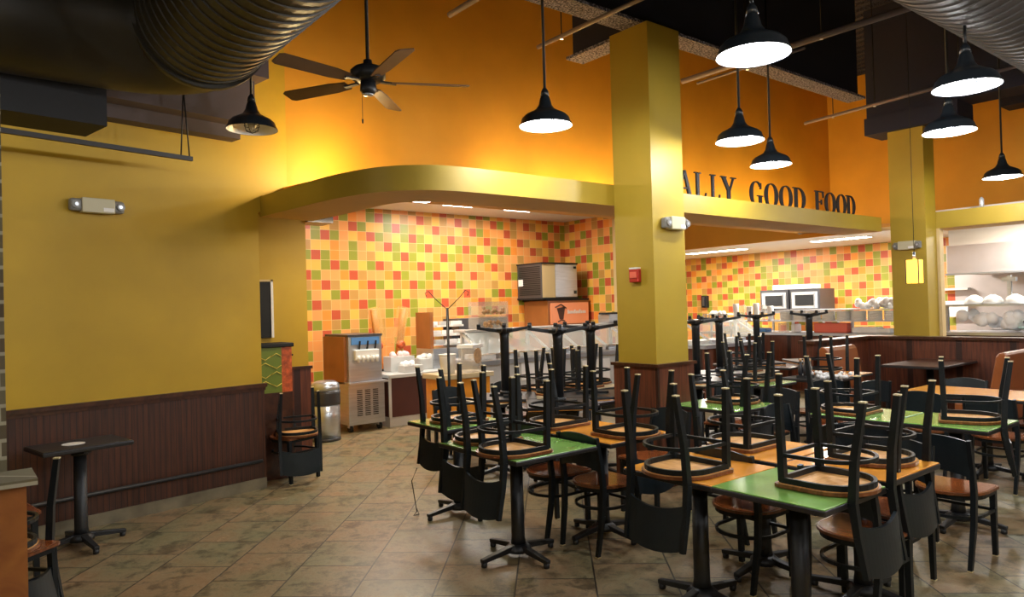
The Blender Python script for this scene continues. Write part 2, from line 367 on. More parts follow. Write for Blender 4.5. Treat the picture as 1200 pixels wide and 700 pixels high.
b.poly([P[2 * n + i] for i in range(n)] + [P[3 * n + i] for i in range(n)], [(i, i + 1, n + i + 1, n + i) for i in range(n - 1)], M['soffit'])
b.poly([(10.4, 4.64, zb), (10.4, 5.2, zb), (10.4, 5.2, zt), (10.4, 4.64, zt)], [(0, 1, 2, 3)], M['olive'])
struct(b.build('trim_5'))
b = MB().poly([(2.6, 5.5, 2.80), (13.3, 5.5, 2.80), (13.3, 6.87, 2.885), (2.6, 6.87, 2.885), (2.6, 5.5, 2.775), (13.3, 5.5, 2.775), (13.3, 6.87, 2.86), (2.6, 6.87, 2.86)], [(0, 1, 2, 3), (7, 6, 5, 4), (0, 4, 5, 1), (2, 6, 7, 3), (0, 3, 7, 4), (1, 5, 6, 2)])
b.box(3.05, 10.4, 5.2, 5.5, 2.77, 2.80)
b.box(11.8, 13.3, -5, 5.5, 2.86, 2.89); b.box(11.25, 11.8, -5, 5.5, 2.77, 2.80); b.box(11.78, 11.82, -5, 5.5, 2.77, 2.89)
struct(b.build('ceiling_cove', M['orange']))
b = MB().box(10.75, 11.25, -5, 4.10, zb, zt + .03, M['olive']); b.box(10.76, 11.25, -5, 4.10, zb - .004, zb, M['soffit'])
struct(b.build('trim_6'))
# pillars
b = MB().box(4.935, 5.38, 4.18, 4.638, 0, 4.18); struct(b.build('wall_pillar', M['olive']))
b = MB().box(4.90, 5.415, 4.145, 4.672, 0, 1.08); struct(b.build('baseboard_pillar', M['panelx']))
b = MB().box(4.88, 5.435, 4.125, 4.692, 1.08, 1.107); struct(b.build('trim_7', M['dwood']))
struct(MB().box(10.4, 10.74, 4.06, 4.52, 0, 3.96).build('wall_pillar_far', M['olive']))
struct(MB().box(10.74, 10.86, 4.02, 4.12, 1.0, 2.578).build('trim_8', M['kwall']))
# beams
def beam(name, x0, x1, y0, y1, z0, z1, axis):
    b = MB()
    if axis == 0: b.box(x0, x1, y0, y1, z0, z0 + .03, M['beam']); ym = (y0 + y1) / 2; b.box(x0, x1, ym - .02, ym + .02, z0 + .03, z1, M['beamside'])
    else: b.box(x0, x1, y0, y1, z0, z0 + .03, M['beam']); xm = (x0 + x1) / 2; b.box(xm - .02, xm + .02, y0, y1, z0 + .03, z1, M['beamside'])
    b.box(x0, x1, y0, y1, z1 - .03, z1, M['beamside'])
    return struct(b.build(name))
beam('trim_9', -1, 4.93, 4.25, 4.48, 4.18, Z_DECK, 0)
beam('trim_10', 4.93, 9.2, 4.25, 4.48, 4.18, Z_DECK, 0)
beam('trim_11', 5.03, 5.27, 4.48, 5.34, 4.18, Z_DECK, 1)
struct(MB().box(10.32, 10.86, 3.6, 4.80, 3.96, 4.2).box(10.36, 10.82, 2.4, 4.78, 4.2, Z_DECK).build('trim_12', M['beamside']))
struct(MB().box(12.9, 13.3, -5, 3.9, 4.56, Z_DECK).build('trim_13', M['beamside']))
# dark stepped soffit along the left wall
b = lwall(-7, -1.48, -.45, 0, 3.10, 3.75); struct(b.build('trim_14', M['dark']))
b = lwall(-1.48, -.25, -.16, 0, 3.25, 3.75); lwall(-1.48, -.20, -.34, -.16, 3.36, 3.75, b); lwall(-7, -.15, -.5, 0, 3.75, Z_DECK, b)
struct(b.build('trim_15', M['lav']))

# ------------------------------------------------------------ left wall things
b = MB(); b.tube([lw(-7, -.07, .27), lw(-.05, -.07, .27)], .017, n=10)
r = b.build('foot_rail', M['iron']); tag(r, 'long dark metal foot rail along bottom of the left wainscot', 'rail')
for s in (-6, -4, -2, -.3): MB().tube([lw(s, -.07, .27), lw(s, -.02, .27)], .01, n=6).build('bracket', M['iron'], r)
def emergency_light(loc, rz, label, w=.40):
    e = empty('emergency_light', loc, rz, label=label, cat='emergency light')
    MB().box(-w * .30, w * .30, -.012, .07, -.058, .058).build('housing', M['beige'], e, bevel=.006); MB().box(-w / 2, w / 2, 0.002, .07, -.05, .05).build('clear_ends', M['lensgrey'], e, bevel=.02)
    MB().box(w * .08, w * .28, -.015, -.012, -.045, -.015).build('label_plate', M['paper'], e)
    for sx in (-1, 1):
        h = MB(); h.tube([(sx * w * .41, .005, 0), (sx * w * .41, -.016, 0)], .030, n=16); o = h.build('lamp_head', M['lensgrey'], e)
        MB().tube([(sx * w * .40, -.016, 0), (sx * w * .40, -.019, 0)], .014, n=16).build('lens', M['steel'], o)
    return e
p = lw(-1.42, -.075, 2.545); emergency_light(p, math.atan2(.188, .982), 'white twin-head emergency light on the plain yellow left wall')
emergency_light((5.20, 4.18 - .07, 2.37), 0, 'white emergency light on the near square pillar', w=.32)
emergency_light((10.4 - .07, 4.29, 2.35), -pi / 2, 'white emergency light on the far pillar above the amber lantern', w=.36)
a = empty('fire_alarm', (4.935, 4.385, 1.904), -pi / 2, label='small red fire alarm box on left face of near pillar', cat='fire alarm')
MB().box(-.055, .055, -.045, 0, -.06, .06).build('case', M['red'], a, bevel=.006)
MB().box(-.04, .04, -.052, -.045, -.02, .035).build('lens_plate', M['redpack'], a)
MB().box(-.05, .05, -.048, -.002, .06, .075).build('cap', M['white'], a)
t = empty('wall_mirror', (2.545, 7.355, 1.40), 0, label='narrow dark panel with a bright vertical edge on the nook wall', cat='wall panel')
MB().box(-.13, .08, -.02, 0, 0, .58).build('panel', M['dark'], t); MB().box(.08, .105, -.03, .0, -.0, .60).build('edge_strip', M['paper'], t); MB().box(-.13, .105, -.03, 0, .58, .60).build('top_strip', M['kwall'], t)
# printed waste cabinet in nook
t = empty('waste_cabinet', (2.56, 7.18, 0), 0, label='slim cabinet with green leaf and tomato print in the left nook', cat='cabinet')
MB().box(-.18, .16, -.14, .14, 0, .86).build('lower_body', M['dwood'], t); MB().box(-.18, .055, -.14, .14, .86, 1.31).build('upper_body', M['leaf'], t); MB().box(.055, .16, -.14, .14, .86, 1.31).build('side_panel', M['tomato'], t)
MB().box(-.2, .18, -.16, .16, 1.31, 1.35).build('top', M['dark'], t, bevel=.008)
b = MB()
for k in range(4):
    for j in range(2):
        zz = 1.22 - .09 * k; b.tube([(-.17 + j * .115, -.145, zz), (-.11 + j * .11, -.145, zz + (.03 if (k + j) % 2 else -.03)), (-.06 + j * .11, -.145, zz)], .004, n=5)
b.build('vein_print', M['banana'], t)
t = empty('wall_dispenser', (2.76, 7.33, 1.17), 0, label='small black dispenser on cap of the nook wood panel', cat='dispenser')
MB().box(-.03, .03, -.03, .03, -.08, .02).build('body', M['dark'], t); MB().tube([(0, -.03, .02), (.03, -.06, .05), (.06, -.06, .04)], .01).build('spout', M['dark'], t)

# ------------------------------------------------------------ chairs
def dpath(w, yf, yr, cy, n=14, fr=.03):
    """D outline: flat front at yf, rear semi-ellipse to yr"""
    P = [(-w + fr, yf), (w - fr, yf), (w - fr * .3, yf - fr * .3), (w, yf - fr)]
    for k in range(n + 1):
        a = pi * k / n; P.append((w * cos(a) * (1 if True else 1), cy - (cy - yr) * sin(a)))
    P += [(-w, yf - fr), (-w + fr * .3, yf - fr * .3)]
    return P
def add_ring(b, out, inn, z0, z1):
    n = len(out)
    P = [(x, y, z0) for x, y in out] + [(x, y, z1) for x, y in out] + [(x, y, z0) for x, y in inn] + [(x, y, z1) for x, y in inn]
    f = []
    for i in range(n):
        j = (i + 1) % n
        f += [(i, j, n + j, n + i), (2 * n + j, 2 * n + i, 3 * n + i, 3 * n + j), (n + i, n + j, 3 * n + j, 3 * n + i), (j, i, 2 * n + i, 2 * n + j)]
    b.poly(P, f)
def make_chair():
    t = empty('dining_chair')
    so = dpath(.205, .20, -.205, -.01)
    b = MB()
    b.prism(so, .422, .438, M['rimw'])
    # raised rim and dished centre
    b.prism(dpath(.192, .188, -.190, -.01), .438, .44, M['seatw'])
    b.prism(dpath(.195, .19, -.195, -.01), .419, .422, M['underw'])
    o = b.build('seat', None, t); o['label'] = 'glossy wood seat with pale underside'
    b = MB(); add_ring(b, dpath(.19, .185, -.19, -.01), dpath(.173, .168, -.173, -.01), .392, .419); b.build('seat_frame', M['black'], t)
    b = MB(); add_ring(b, dpath(.185, .18, -.20, -.02), dpath(.170, .165, -.184, -.02), .277, .295); b.build('stretcher', M['black'], t)
    for sx in (-1, 1):
        l = MB().bar((sx * .172, .172, 0), (sx * .172, .160, .411), .027, .030, w2=.034, h2=.034).build('leg', M['black'], t)
        MB().bar((sx * .172, .172, -.005), (sx * .172, .172, .002), .028, .031).build('foot_glide', M['glide'], l)
        b = MB(); pts = [(sx * .170, -.235, 0), (sx * .182, -.195, .26), (sx * .186, -.185, .45), (sx * .186, -.203, .60), (sx * .184, -.235, .775)]
        ws = [.028, .034, .036, .032, .026]
        for i in range(4): b.bar(pts[i], pts[i + 1], ws[i] * .85, ws[i], w2=ws[i + 1] * .85, h2=ws[i + 1], up=(0, 1, 0))
        l = b.build('leg', M['black'], t)
        MB().bar((sx * .170, -.235, -.005), (sx * .170, -.235, .002), .026, .030).build('foot_glide', M['glide'], l)
    # backrest panel: curved in plan, arched top and bottom edges
    n = 12; F = []; G = []
    for i in range(n + 1):
        s = -1 + 2 * i / n; x = s * .184; bow = .022 * (1 - s * s); arc = .035 * (1 - s * s)
        lo = .545 + arc; hi = .765 + .030 * (1 - s * s)
        F += [(x, -.196 - bow, lo), (x, -.222 - bow, hi)]; G += [(x, -.212 - bow, lo), (x, -.237 - bow, hi)]
    P = F + G; m = len(F); fc = []
    for i in range(n):
        a = 2 * i; fc += [(a, a + 2, a + 3, a + 1), (m + a, m + a + 1, m + a + 3, m + a + 2), (a, m + a, m + a + 2, a + 2), (a + 1, a + 3, m + a + 3, m + a + 1)]
    fc += [(0, 1, m + 1, m), (m - 2, 2 * m - 2, 2 * m - 1, m - 1)]
    MB().poly(P, fc).build('backrest', M['panelblk'], t)
    return t
proto_chair = make_chair(); used = [False]
TT = .745
def chair(x, y, front, label, inv=False, z=0.0, group='restaurant dining chairs', tilt=0):
    """front = world angle (degrees) the chair faces"""
    if used[0]: c = copy_tree(proto_chair)
    else: c = proto_chair; used[0] = True
    a = radians(front)
    if inv: c.rotation_euler = (pi, 0, a + pi / 2); c.location = (x, y, z + .4425)
    else: c.rotation_euler = (0, 0, a - pi / 2); c.location = (x, y, z + .006)
    tag(c, label, 'chair', group); return c

# ------------------------------------------------------------ tables
def make_table(w, d, top, label, x, y, rz=0, group=None, inv=False, z=0, cat='table', H=TT, name='cafe_table', arm=.30):
    t = empty(name, (x, y, z), radians(rz), label=label, cat=cat, group=group)
    MB().box(-w / 2, w / 2, -d / 2, d / 2, H - .008, H).build('tabletop', M[top], t, bevel=.004)
    MB().box(-w / 2 - .004, w / 2 + .004, -d / 2 - .004, d / 2 + .004, H - .034, H - .006).build('edge_band', M['edge'], t, bevel=.006)
    b = MB().box(-.16, .16, -.025, .025, H - .055, H - .034); b.box(-.025, .025, -.16, .16, H - .056, H - .034); b.lathe([(.055, H - .085), (.06, H - .056)], n=16)
    b.build('top_bracket', M['iron'], t)
    MB().lathe([(.050, .09), (.044, .14), (.042, H - .085)], n=20).build('column', M['iron'], t)
    b = MB().lathe([(.085, .045), (.085, .07), (.055, .095)], n=20)
    b.build('hub', M['iron'], t)
    for k in range(4):
        a = k * pi / 2; c, s = cos(a), sin(a); q = MB()
        q.bar((c * .05, s * .05, .072), (c * arm, s * arm, .040), .050, .038, w2=.036, h2=.026)
        o = q.build('base_arm', M['iron'], t, bevel=.005)
        MB().lathe([(.017, .0), (.020, .006), (.020, .032)], c=(c * (arm - .02), s * (arm - .02), 0), n=12).build('foot', M['iron'], o)
    if inv: t.rotation_euler = (pi, 0, radians(rz)); t.location = (x, y, z + H)
    return t
G1 = 'cafe tables in the dining area'
make_table(.66, .84, 'green', 'green-topped table nearest the left aisle, two chairs hanging off its left edge', 2.93, 3.70, group=G1)
make_table(.60, .76, 'orangelam', 'orange-topped table just behind the big green table, before the near pillar', 3.66, 3.63, group=G1)
make_table(.575, .575, 'orangelam', 'orange-topped table at front centre joined to a green one', 3.215, 2.45, group=G1)
make_table(.575, .575, 'green', 'green-topped table nearest the camera at lower right', 3.215, 1.87, group=G1)
make_table(.60, .58, 'orangelam', 'orange-topped table behind the front orange table', 3.90, 2.50, group=G1)
make_table(.60, .58, 'orangelam', 'orange-topped table behind the nearest green table, one inverted chair', 3.90, 1.90, group=G1)
make_table(.58, .58, 'green', 'green-topped table furthest left beside the open floor', 3.21, 4.80, group=G1)
make_table(.62, .66, 'green', 'green-topped table right beside the near pillar', 5.35, 3.79, group=G1)
make_table(.60, .60, 'green', 'green-topped table on the right side, one inverted chair facing right', 5.67, 2.06, group=G1)
make_table(.60, .60, 'green', 'green-topped table mid right partly hidden by chair legs', 5.64, 2.68, group=G1)
make_table(.60, .60, 'lilac', 'pale glossy table left of near pillar under first upturned table', 4.33, 4.90, group=G1)
make_table(.60, .60, 'lilac', 'pale glossy table beside near pillar under second upturned table', 4.97, 4.98, group=G1)
make_table(.60, .60, 'creamlam', 'cream table in back row carrying the leftmost upturned table', 4.28, 5.62, group=G1)
make_table(.60, .60, 'creamlam', 'cream table in back row right of leftmost upturned table', 4.92, 5.62, group=G1)
make_table(.60, .60, 'creamlam', 'cream table in back row directly behind near pillar', 5.62, 5.78, group=G1)
make_table(.60, .60, 'creamlam', 'cream table just right behind pillar under an upturned table', 7.50, 5.32, group=G1)
make_table(.60, .60, 'green', 'green-cream table next to the cruet table beyond the pillar', 7.05, 4.55, group=G1)
make_table(.62, 1.2, 'lilac', 'long pale shiny table before the servery front, reflecting light', 9.05, 5.75, group=G1)
make_table(.62, .62, 'lilac', 'pale table by half wall end under an upturned table', 9.66, 5.38, group=G1)
make_table(.7, 1.25, 'orangelam', 'long pale orange table at right in front of the booth', 7.45, 2.45, group=G1)
make_table(.7, .9, 'lilac', 'pale grey table at far right edge below orange table', 6.95, 1.15, group=G1)
make_table(.6, .6, 'dark', 'black square table carrying cruets and napkin rolls', 7.85, 4.28, group=G1)
make_table(.58, .42, 'edge', 'black cafe table standing against the left wainscot', .74, 6.04, rz=10.8)
G2 = 'upturned tables resting on other tables'
for x, y, rz, l in ((4.29, 5.55, -38, 'leftmost upturned table, its black base against the servery'), (4.30, 4.78, -38, 'second upturned table from left, base up beside near pillar'),
                    (4.96, 5.03, -38, 'third upturned table from left, base touching pillar edge'), (7.48, 5.33, -38, 'upturned table second right of the near pillar'),
                    (9.02, 5.80, -38, 'upturned table before the servery plates'), (9.66, 5.36, -38, 'rightmost upturned table, near half wall end')):
    make_table(.58, .58, 'orangelam', l, x, y, rz=rz, group=G2, inv=True, z=TT, name='upturned_table', arm=.27)
# second column right of the pillar
make_table(.58, .58, 'orangelam', 'upturned table half hidden behind right side of near pillar', 6.66, 5.06, rz=-38, group=G2, inv=True, z=TT, name='upturned_table', arm=.27)
make_table(.60, .60, 'creamlam', 'cream table touching rear right side of near pillar', 6.66, 5.04, group=G1)

# inverted chairs on tables (front direction = away from the backrest)
I_ = True
chair(2.72, 3.50, 0, 'inverted chair on front edge of big green table, backrest hanging lowest', I_, TT)
chair(2.84, 3.94, 8, 'inverted chair behind another on big green table, left of centre', I_, TT)
chair(3.05, 2.44, 0, 'inverted chair on the front orange table, backrest hanging left', I_, TT)
chair(3.32, 1.745, 90, 'inverted chair on nearest green table, backrest hanging off right', I_, TT)
chair(3.18, 4.79, 0, 'inverted chair on furthest-left green table by open floor', I_, TT)
chair(3.60, 4.06, -90, 'inverted chair at rear edge of orange table before near pillar', I_, TT)
chair(3.68, 3.37, 90, 'inverted chair on orange table before pillar, rounded seat end to right', I_, TT)
chair(3.88, 2.63, -90, 'inverted chair on rear orange table, rounded seat end to left', I_, TT)
chair(4.01, 1.86, 90, 'inverted chair on orange table behind nearest green table', I_, TT)
chair(5.50, 3.76, 90, 'inverted chair on green table beside near pillar', I_, TT)
chair(5.73, 1.98, 110, 'inverted chair on right-hand green table, backrest hanging right', I_, TT)
chair(5.58, 2.80, -90, 'inverted chair on mid-right green table behind crowded legs', I_, TT)
chair(4.86, 5.47, 0, 'inverted chair on back-row cream table between upturned bases', I_, TT)
chair(5.45, 5.72, 0, 'inverted chair on back-row cream table touching left of pillar', I_, TT)
chair(4.98, 5.86, 180, 'inverted chair at back of cream table nearest servery', I_, TT)
chair(5.83, 5.88, 180, 'inverted chair on cream table hidden mostly by near pillar', I_, TT)
chair(7.02, 4.60, -90, 'inverted chair on green-cream table beyond near pillar', I_, TT)
chair(8.98, 5.95, -90, 'inverted chair on shiny table before servery front', I_, TT)
chair(7.95, 5.35, 0, 'inverted chair on far cream table before wood servery front', I_, TT)
make_table(.60, .60, 'creamlam', 'cream table in the middle distance before wood servery front', 8.05, 5.35, group=G1)
chair(8.55, 4.55, 180, 'inverted chair on tabletop nearest the half wall end', I_, TT)
make_table(.60, .60, 'orangelam', 'orange table at left end of the half wall', 8.42, 4.35, group=G1)

# upright chairs
chair(3.53, 3.50, 0, 'upright chair between the big green and orange tables')
chair(3.50, 3.97, 0, 'upright chair tucked under rear of orange table before pillar')
chair(3.73, 2.49, 0, 'upright chair tucked between the two orange tables')
chair(3.73, 1.83, 0, 'upright chair right of nearest green table, nearer of two wood seats')
chair(4.22, 1.93, 180, 'upright chair facing the nearest tables, glossy orange seat')
chair(4.98, 1.84, 0, 'upright chair in open floor at right with glossy seat')
chair(5.05, 2.32, 0, 'upright chair just behind the right open-floor chair')
chair(5.30, 3.02, -90, 'upright chair behind the mid-right green table')
chair(4.36, 3.05, 90, 'upright chair behind the inverted chair of rear orange table')
chair(4.60, 2.35, 180, 'upright chair facing back orange tables from the right')
chair(4.35, 3.75, 180, 'upright chair between orange table and near pillar')
chair(6.05, 3.80, 180, 'upright chair right of green table beside pillar')
chair(6.15, 4.30, 200, 'upright chair at foot of near pillar right side')
chair(7.05, 2.22, 0, 'upright chair in front of the long pale orange table')
chair(7.05, 2.75, 0, 'second upright chair along the long pale orange table')
chair(6.35, 1.62, 20, 'upright chair at right frame edge before pale grey table')
chair(7.92, 2.85, 180, 'upright chair behind long orange table, left one')
chair(7.92, 2.15, 180, 'upright chair behind long orange table, right one')
chair(7.35, 4.05, 60, 'upright chair with tall back before the cruet table')
chair(6.75, 3.55, 20, 'upright chair facing cruet table, dark back toward camera')
chair(7.55, 3.65, 60, 'upright chair left of black cruet table front')
chair(6.95, 6.05, 0, 'upright chair in far row right behind near pillar')
chair(7.75, 6.10, 0, 'upright chair in far row before food bar')
chair(4.25, 6.30, -90, 'upright chair behind leftmost upturned table')
chair(5.05, 6.32, -90, 'upright chair at the back row facing the dining tables')
# stacked pair by the nook
chair(2.66, 6.93, -70, 'upright black chair at the left wall end carrying another')
chair(2.69, 6.85, 75, 'inverted chair stacked on another at left wall end', I_, .446)
chair(.19, 4.62, 40, 'upright chair behind the low booth wall at left edge')
chair(.17, 4.60, 150, 'inverted chair stacked at left frame edge behind booth wall', I_, .446)
chair(.22, 5.55, 10, 'upright chair at left end of the black wall table')
# paper on the wall table
tag(MB().lathe([(.075, 0), (.075, .002)], n=20).build('paper_plate', M['paper'], loc=(.70, 6.03, TT + .001)), 'small white oval paper on the black wall table', 'paper')

# ------------------------------------------------------------ booth, half wall
b = MB().box(8.72, 10.3, 4.80, 4.92, 0, 1.07); struct(b.build('wall_half_left', M['panelx']))
b = MB().box(10.2, 10.34, -5, 4.92, 0, 1.07); struct(b.build('wall_half_right', M['panelx']))
b = MB().box(8.66, 10.38, 4.75, 4.97, 1.07, 1.107); b.box(10.15, 10.4, -5, 4.75, 1.07, 1.107); struct(b.build('trim_16', M['dwood']))
def booth(x0, x1, y, face, label):
    t = empty('booth_bench', ((x0 + x1) / 2, y, 0), 0 if face < 0 else pi, label=label, cat='booth bench', group='booth benches at the half wall'); w = (x1 - x0) / 2
    # faces -Y locally
    MB().box(-w, w, -.45, .0, 0, .34).build('base', M['dwood'], t)
    MB().box(-w, w, -.47, -.06, .34, .47).build('seat_cushion', M['leather'], t, bevel=.03)
    q = MB(); prof = [(-.10, .45), (-.14, .5), (-.05, .98), (-.02, 1.02), (.03, 1.03), (.06, 1.0), (.06, .3), (-.10, .3)]
    n = len(prof); P = [(-w, a, c) for a, c in prof] + [(w, a, c) for a, c in prof]
    q.poly(P, [tuple(range(n)), tuple(range(2 * n - 1, n - 1, -1))] + [(i, (i + 1) % n, n + (i + 1) % n, n + i) for i in range(n)])
    q.build('backrest', M['leather'], t, bevel=.012)
booth(8.72, 9.50, 4.66, -1, 'brown vinyl booth bench beside the half wall corner')
booth(8.75, 9.85, 2.72, 1, 'brown vinyl booth bench at right, seen from behind')
make_table(1.15, .66, 'dwood', 'dark brown booth table between the two brown benches', 9.56, 3.74, H=.82, name='booth_table')
# near booth wall & brick column at left edge
struct(MB().box(-.9, .235, 3.42, 3.60, 0, 1.0).build('wall_booth_end', M['boothend']))
b = MB().box(-.9, .27, 3.38, 3.64, 1.0, 1.025); struct(b.build('trim_17', M['brick']))
struct(MB().box(-.7, .185, 3.64, 4.05, 0, Z_DECK).build('wall_brick', M['brick']))

# ------------------------------------------------------------ lamps
def lamp(x, y, z, label, lit=True, watts=34, top=Z_DECK, sc=1):
    t = empty('pendant_lamp', (x, y, z), 0, label=label, cat='pendant lamp', group='black barn pendant lamps')
    MB().lathe([(.208, 0), (.206, .012), (.195, .028), (.185, .06), (.16, .085), (.115, .108), (.075, .13), (.052, .165), (.040, .215), (.028, .24)], n=32, cap=False).build('shade', M['shade'], t)
    MB().lathe([(.204, .002), (.190, .030), (.180, .058), (.155, .080), (.11, .102), (.06, .12), (.001, .125)], n=32, cap=False).build('reflector', M['shadein'], t)
    MB().lathe([(.036, .235), (.028, .275), (.012, .30)], n=16).build('socket_cap', M['shade'], t)
    MB().tube([(0, 0, .29), (0, 0, top - z)], .011, n=8).build('rod', M['iron'], t)
    MB().ball((0, 0, .055), .042, n=14, sz=1.25).build('bulb', M['bulb'] if lit else M['bulboff'], t)
    g = MB()
    for k in range(4):
        a = pi * k / 4 ; pts = [(.062 * cos(a) * s, .062 * sin(a) * s, zz) for s, zz in ((1, .11), (1, .03), (.8, -.01), (0, -.03), (-.8, -.01), (-1, .03), (-1, .11))]
        g.tube(pts, .003, n=5)
    g.tube([(.062 * cos(2 * pi * k / 16), .062 * sin(2 * pi * k / 16), .03) for k in range(16)], .003, n=5, closed=True)
    g.build('wire_guard', M['iron'], t)
    if lit:
        L = bpy.data.lights.new('pendant_light', 'POINT'); L.energy = watts; L.color = (.97, .98, 1.0); L.shadow_soft_size = .05
        o = bpy.data.objects.new('pendant_light', L); COL.objects.link(o); o.location = (x, y, z - .045)
lamp(3.67, 4.15, 3.05, 'lit pendant lamp left of the near pillar against orange wall')
lamp(5.48, 3.63, 3.05, 'lit pendant lamp just right of the near pillar')
lamp(6.73, 4.10, 3.05, 'lit pendant lamp above the word GOOD')
lamp(3.63, 2.30, 3.05, 'large lit pendant lamp at top centre right')
lamp(5.42, 1.83, 3.05, 'large lit pendant lamp at top right below grey duct', top=3.47)
lamp(6.77, 2.43, 3.05, 'lit pendant lamp beside top of the far pillar')
lamp(9.98, 3.02, 3.05, 'lit pendant lamp at far right over the booth')
lamp(2.03, 6.02, 3.20, 'unlit pendant lamp near the left wall', lit=False)
lamp(.03, 4.86, 3.05, 'lit pendant lamp cut by left frame edge', watts=9)
for x, y in ((2.2, 0.2), (4.2, -.8), (6.4, -.5), (-1.6, 3.6), (-1.8, .8), (.2, -1.6), (2.4, -2.8), (5.2, -3.4), (8.6, -1.2)):
    lamp(x, y, 3.05, 'lit pendant lamp outside the picture behind the viewpoint', watts=(26 if x < 0 else 44))

# ------------------------------------------------------------ fan
fx, fy, fz = 2.39, 4.61, 3.30
t = empty('ceiling_fan', (fx, fy, fz), 0, label='dark five-blade ceiling fan hanging in front of the orange wall', cat='ceiling fan')
MB().tube([(0, 0, .1), (0, 0, Z_DECK - fz)], .013, n=10).build('down_rod', M['iron'], t)
MB().lathe([(.03, .15), (.035, .10), (.10, .095), (.125, .07), (.125, .02), (.10, 0), (.05, -.01)], n=28).build('motor_housing', M['iron'], t)
MB().lathe([(.055, -.01), (.06, -.07), (.045, -.09), (.02, -.095)], n=20).build('switch_housing', M['iron'], t)
MB().lathe([(.04, -.095), (.035, -.105), (.001, -.108)], n=20).build('bottom_cap', M['steel'], t)
b = MB().tube([(-.03, .04, -.08), (-.03, .04, -.27)], .002, n=5); b.lathe([(.005, -.30), (.007, -.27)], c=(-.03, .04, 0), n=8); b.build('pull_chain', M['iron'], t)
for k in range(5):
    a = radians(-26 + 72 * k)
    br = MB().bar((cos(a) * .09, sin(a) * .09, -.005), (cos(a) * .20, sin(a) * .20, -.015), .035, .012).build('blade_arm', M['iron'], t)
    q = MB(); Rm = Matrix.Rotation(a, 3, 'Z') @ Matrix.Rotation(radians(13), 3, 'X')
    pl = [(.17, -.045), (.30, -.062), (.70, -.068), (.73, -.05), (.73, .05), (.70, .068), (.30, .062), (.17, .045)]
    P = [Rm @ Vector((x, y, -.012 + dz)) for dz in (0, .008) for x, y in pl]; n = len(pl)
    q.poly(P, [tuple(range(n)), tuple(range(2 * n - 1, n - 1, -1))] + [(i, (i + 1) % n, n + (i + 1) % n, n + i) for i in range(n)])
    q.build('blade', M['fanblade'], t)

# ------------------------------------------------------------ ducts
def duct(path, r, mat, label, pitch=.115):
    t = empty('air_duct', path[0], 0, label=label, cat='air duct'); o0 = Vector(path[0])
    P = [Vector(p) - o0 for p in path]
    # resample
    pts = []; rr = []
    for a, c in zip(P, P[1:]):
        L = (c - a).length; k = max(1, int(L / pitch))
        for i in range(k):
            q = a + (c - a) * i / k; d = (c - a).normalized()
            pts += [q, q + d * pitch * .86, q + d * pitch * .89, q + d * pitch * .97]; rr += [r, r, r + .009, r + .009]
    pts.append(P[-1]); rr.append(r)
    MB().tube(pts, rr, n=48, smooth=False).build('spiral_shell', mat, t)
    return t
zc = 3.97; zl = 3.75
dl = duct([(1.46, -3, zl), (1.46, 5.35, zl)], .45, M['duct'], 'large black spiral duct overhead at upper left')
el = [(0, 8.34, 0)] + [(-.5 + .5 * cos(a), 8.38 + .36 * sin(a), 0) for a in [pi / 2 * k / 8 for k in range(9)]] + [(-1.9, 8.70, 0)]
MB().tube(el, .45, n=48).build('elbow', M['duct'], dl)
MB().tube([(0, 8.30, 0), (0, 8.38, 0)], .475, n=48).build('band', M['duct'], dl)
duct([(2.3, 1.72, zc), (9.5, 1.72, zc)], .50, M['ductg'], 'large grey spiral duct overhead at upper right')
for x in (3.5, 7.5):
    tag(MB().tube([(x, 1.72 + .5 * cos(a), zc + .5 * sin(a)) for a in [2 * pi * k / 24 for k in range(24)]], .022, closed=True, n=6).build('duct_hanger', M['dark']), 'thin dark hanger band around the grey duct', 'hanger', 'hanger bands on the grey duct')

# ------------------------------------------------------------ pipes
def pipe(a, c, r, mat, label, drops=()):
    t = empty('sprinkler_pipe', a, 0, label=label, cat='pipe', group='sprinkler pipes under the deck'); A = Vector(a)
    MB().tube([Vector((0, 0, 0)), Vector(c) - A], r, n=10).build('pipe_run', mat, t)
    for f in drops:
        p = (Vector(c) - A) * f; MB().tube([p, p + Vector((0, 0, Z_DECK - a[2]))], .006, n=6).build('hanger_rod', M['dark'], t)
        MB().lathe([(.018, -.03), (.006, 0)], c=p, n=8).build('sprinkler_head', M['steel'], t)
ZP = 4.11
pipe((9.44, 5.208, ZP), (9.068, 2.3, ZP), .022, M['pipe'], 'thin pipe running right from above the word FOOD', (.15, .35, .7))
pipe((6.445, 4.976, ZP), (6.464, 2.3, ZP), .030, M['pipe'], 'thicker pipe starting right of near pillar top', (.3, .6))
pipe((6.65, 4.929, ZP), (6.622, 3.627, ZP), .014, M['pipe'], 'short thin pipe below thicker one by pillar', (.5,))
pipe((4.427, 5.087, ZP), (4.418, 2.3, ZP), .020, M['pipe'], 'pipe running up left of near pillar top', (.12, .5))
pipe((3.329, 4.938, ZP), (3.348, 2.3, ZP), .026, M['pipe'], 'dark pipe end above the ceiling fan', (.3,))
t = empty('hanging_rail', (0, 0, 0), 0, label='black hanging rail in front of upper left wall', cat='rail')
b = MB(); b.bar(lw(-2.9, -.6, 2.93), lw(-.86, -.5, 2.93), .03, .035); b.build('rail_bar', M['blackpipe'], t)
MB().tube([lw(-.88, -.5, 2.93), lw(-.92, -.5, 3.5)], .006, n=6).build('hanger_rod', M['blackpipe'], t); MB().tube([lw(-.95, -.5, 2.95), lw(-.92, -.5, 3.5)], .006, n=6).build('hanger_rod', M['blackpipe'], t)

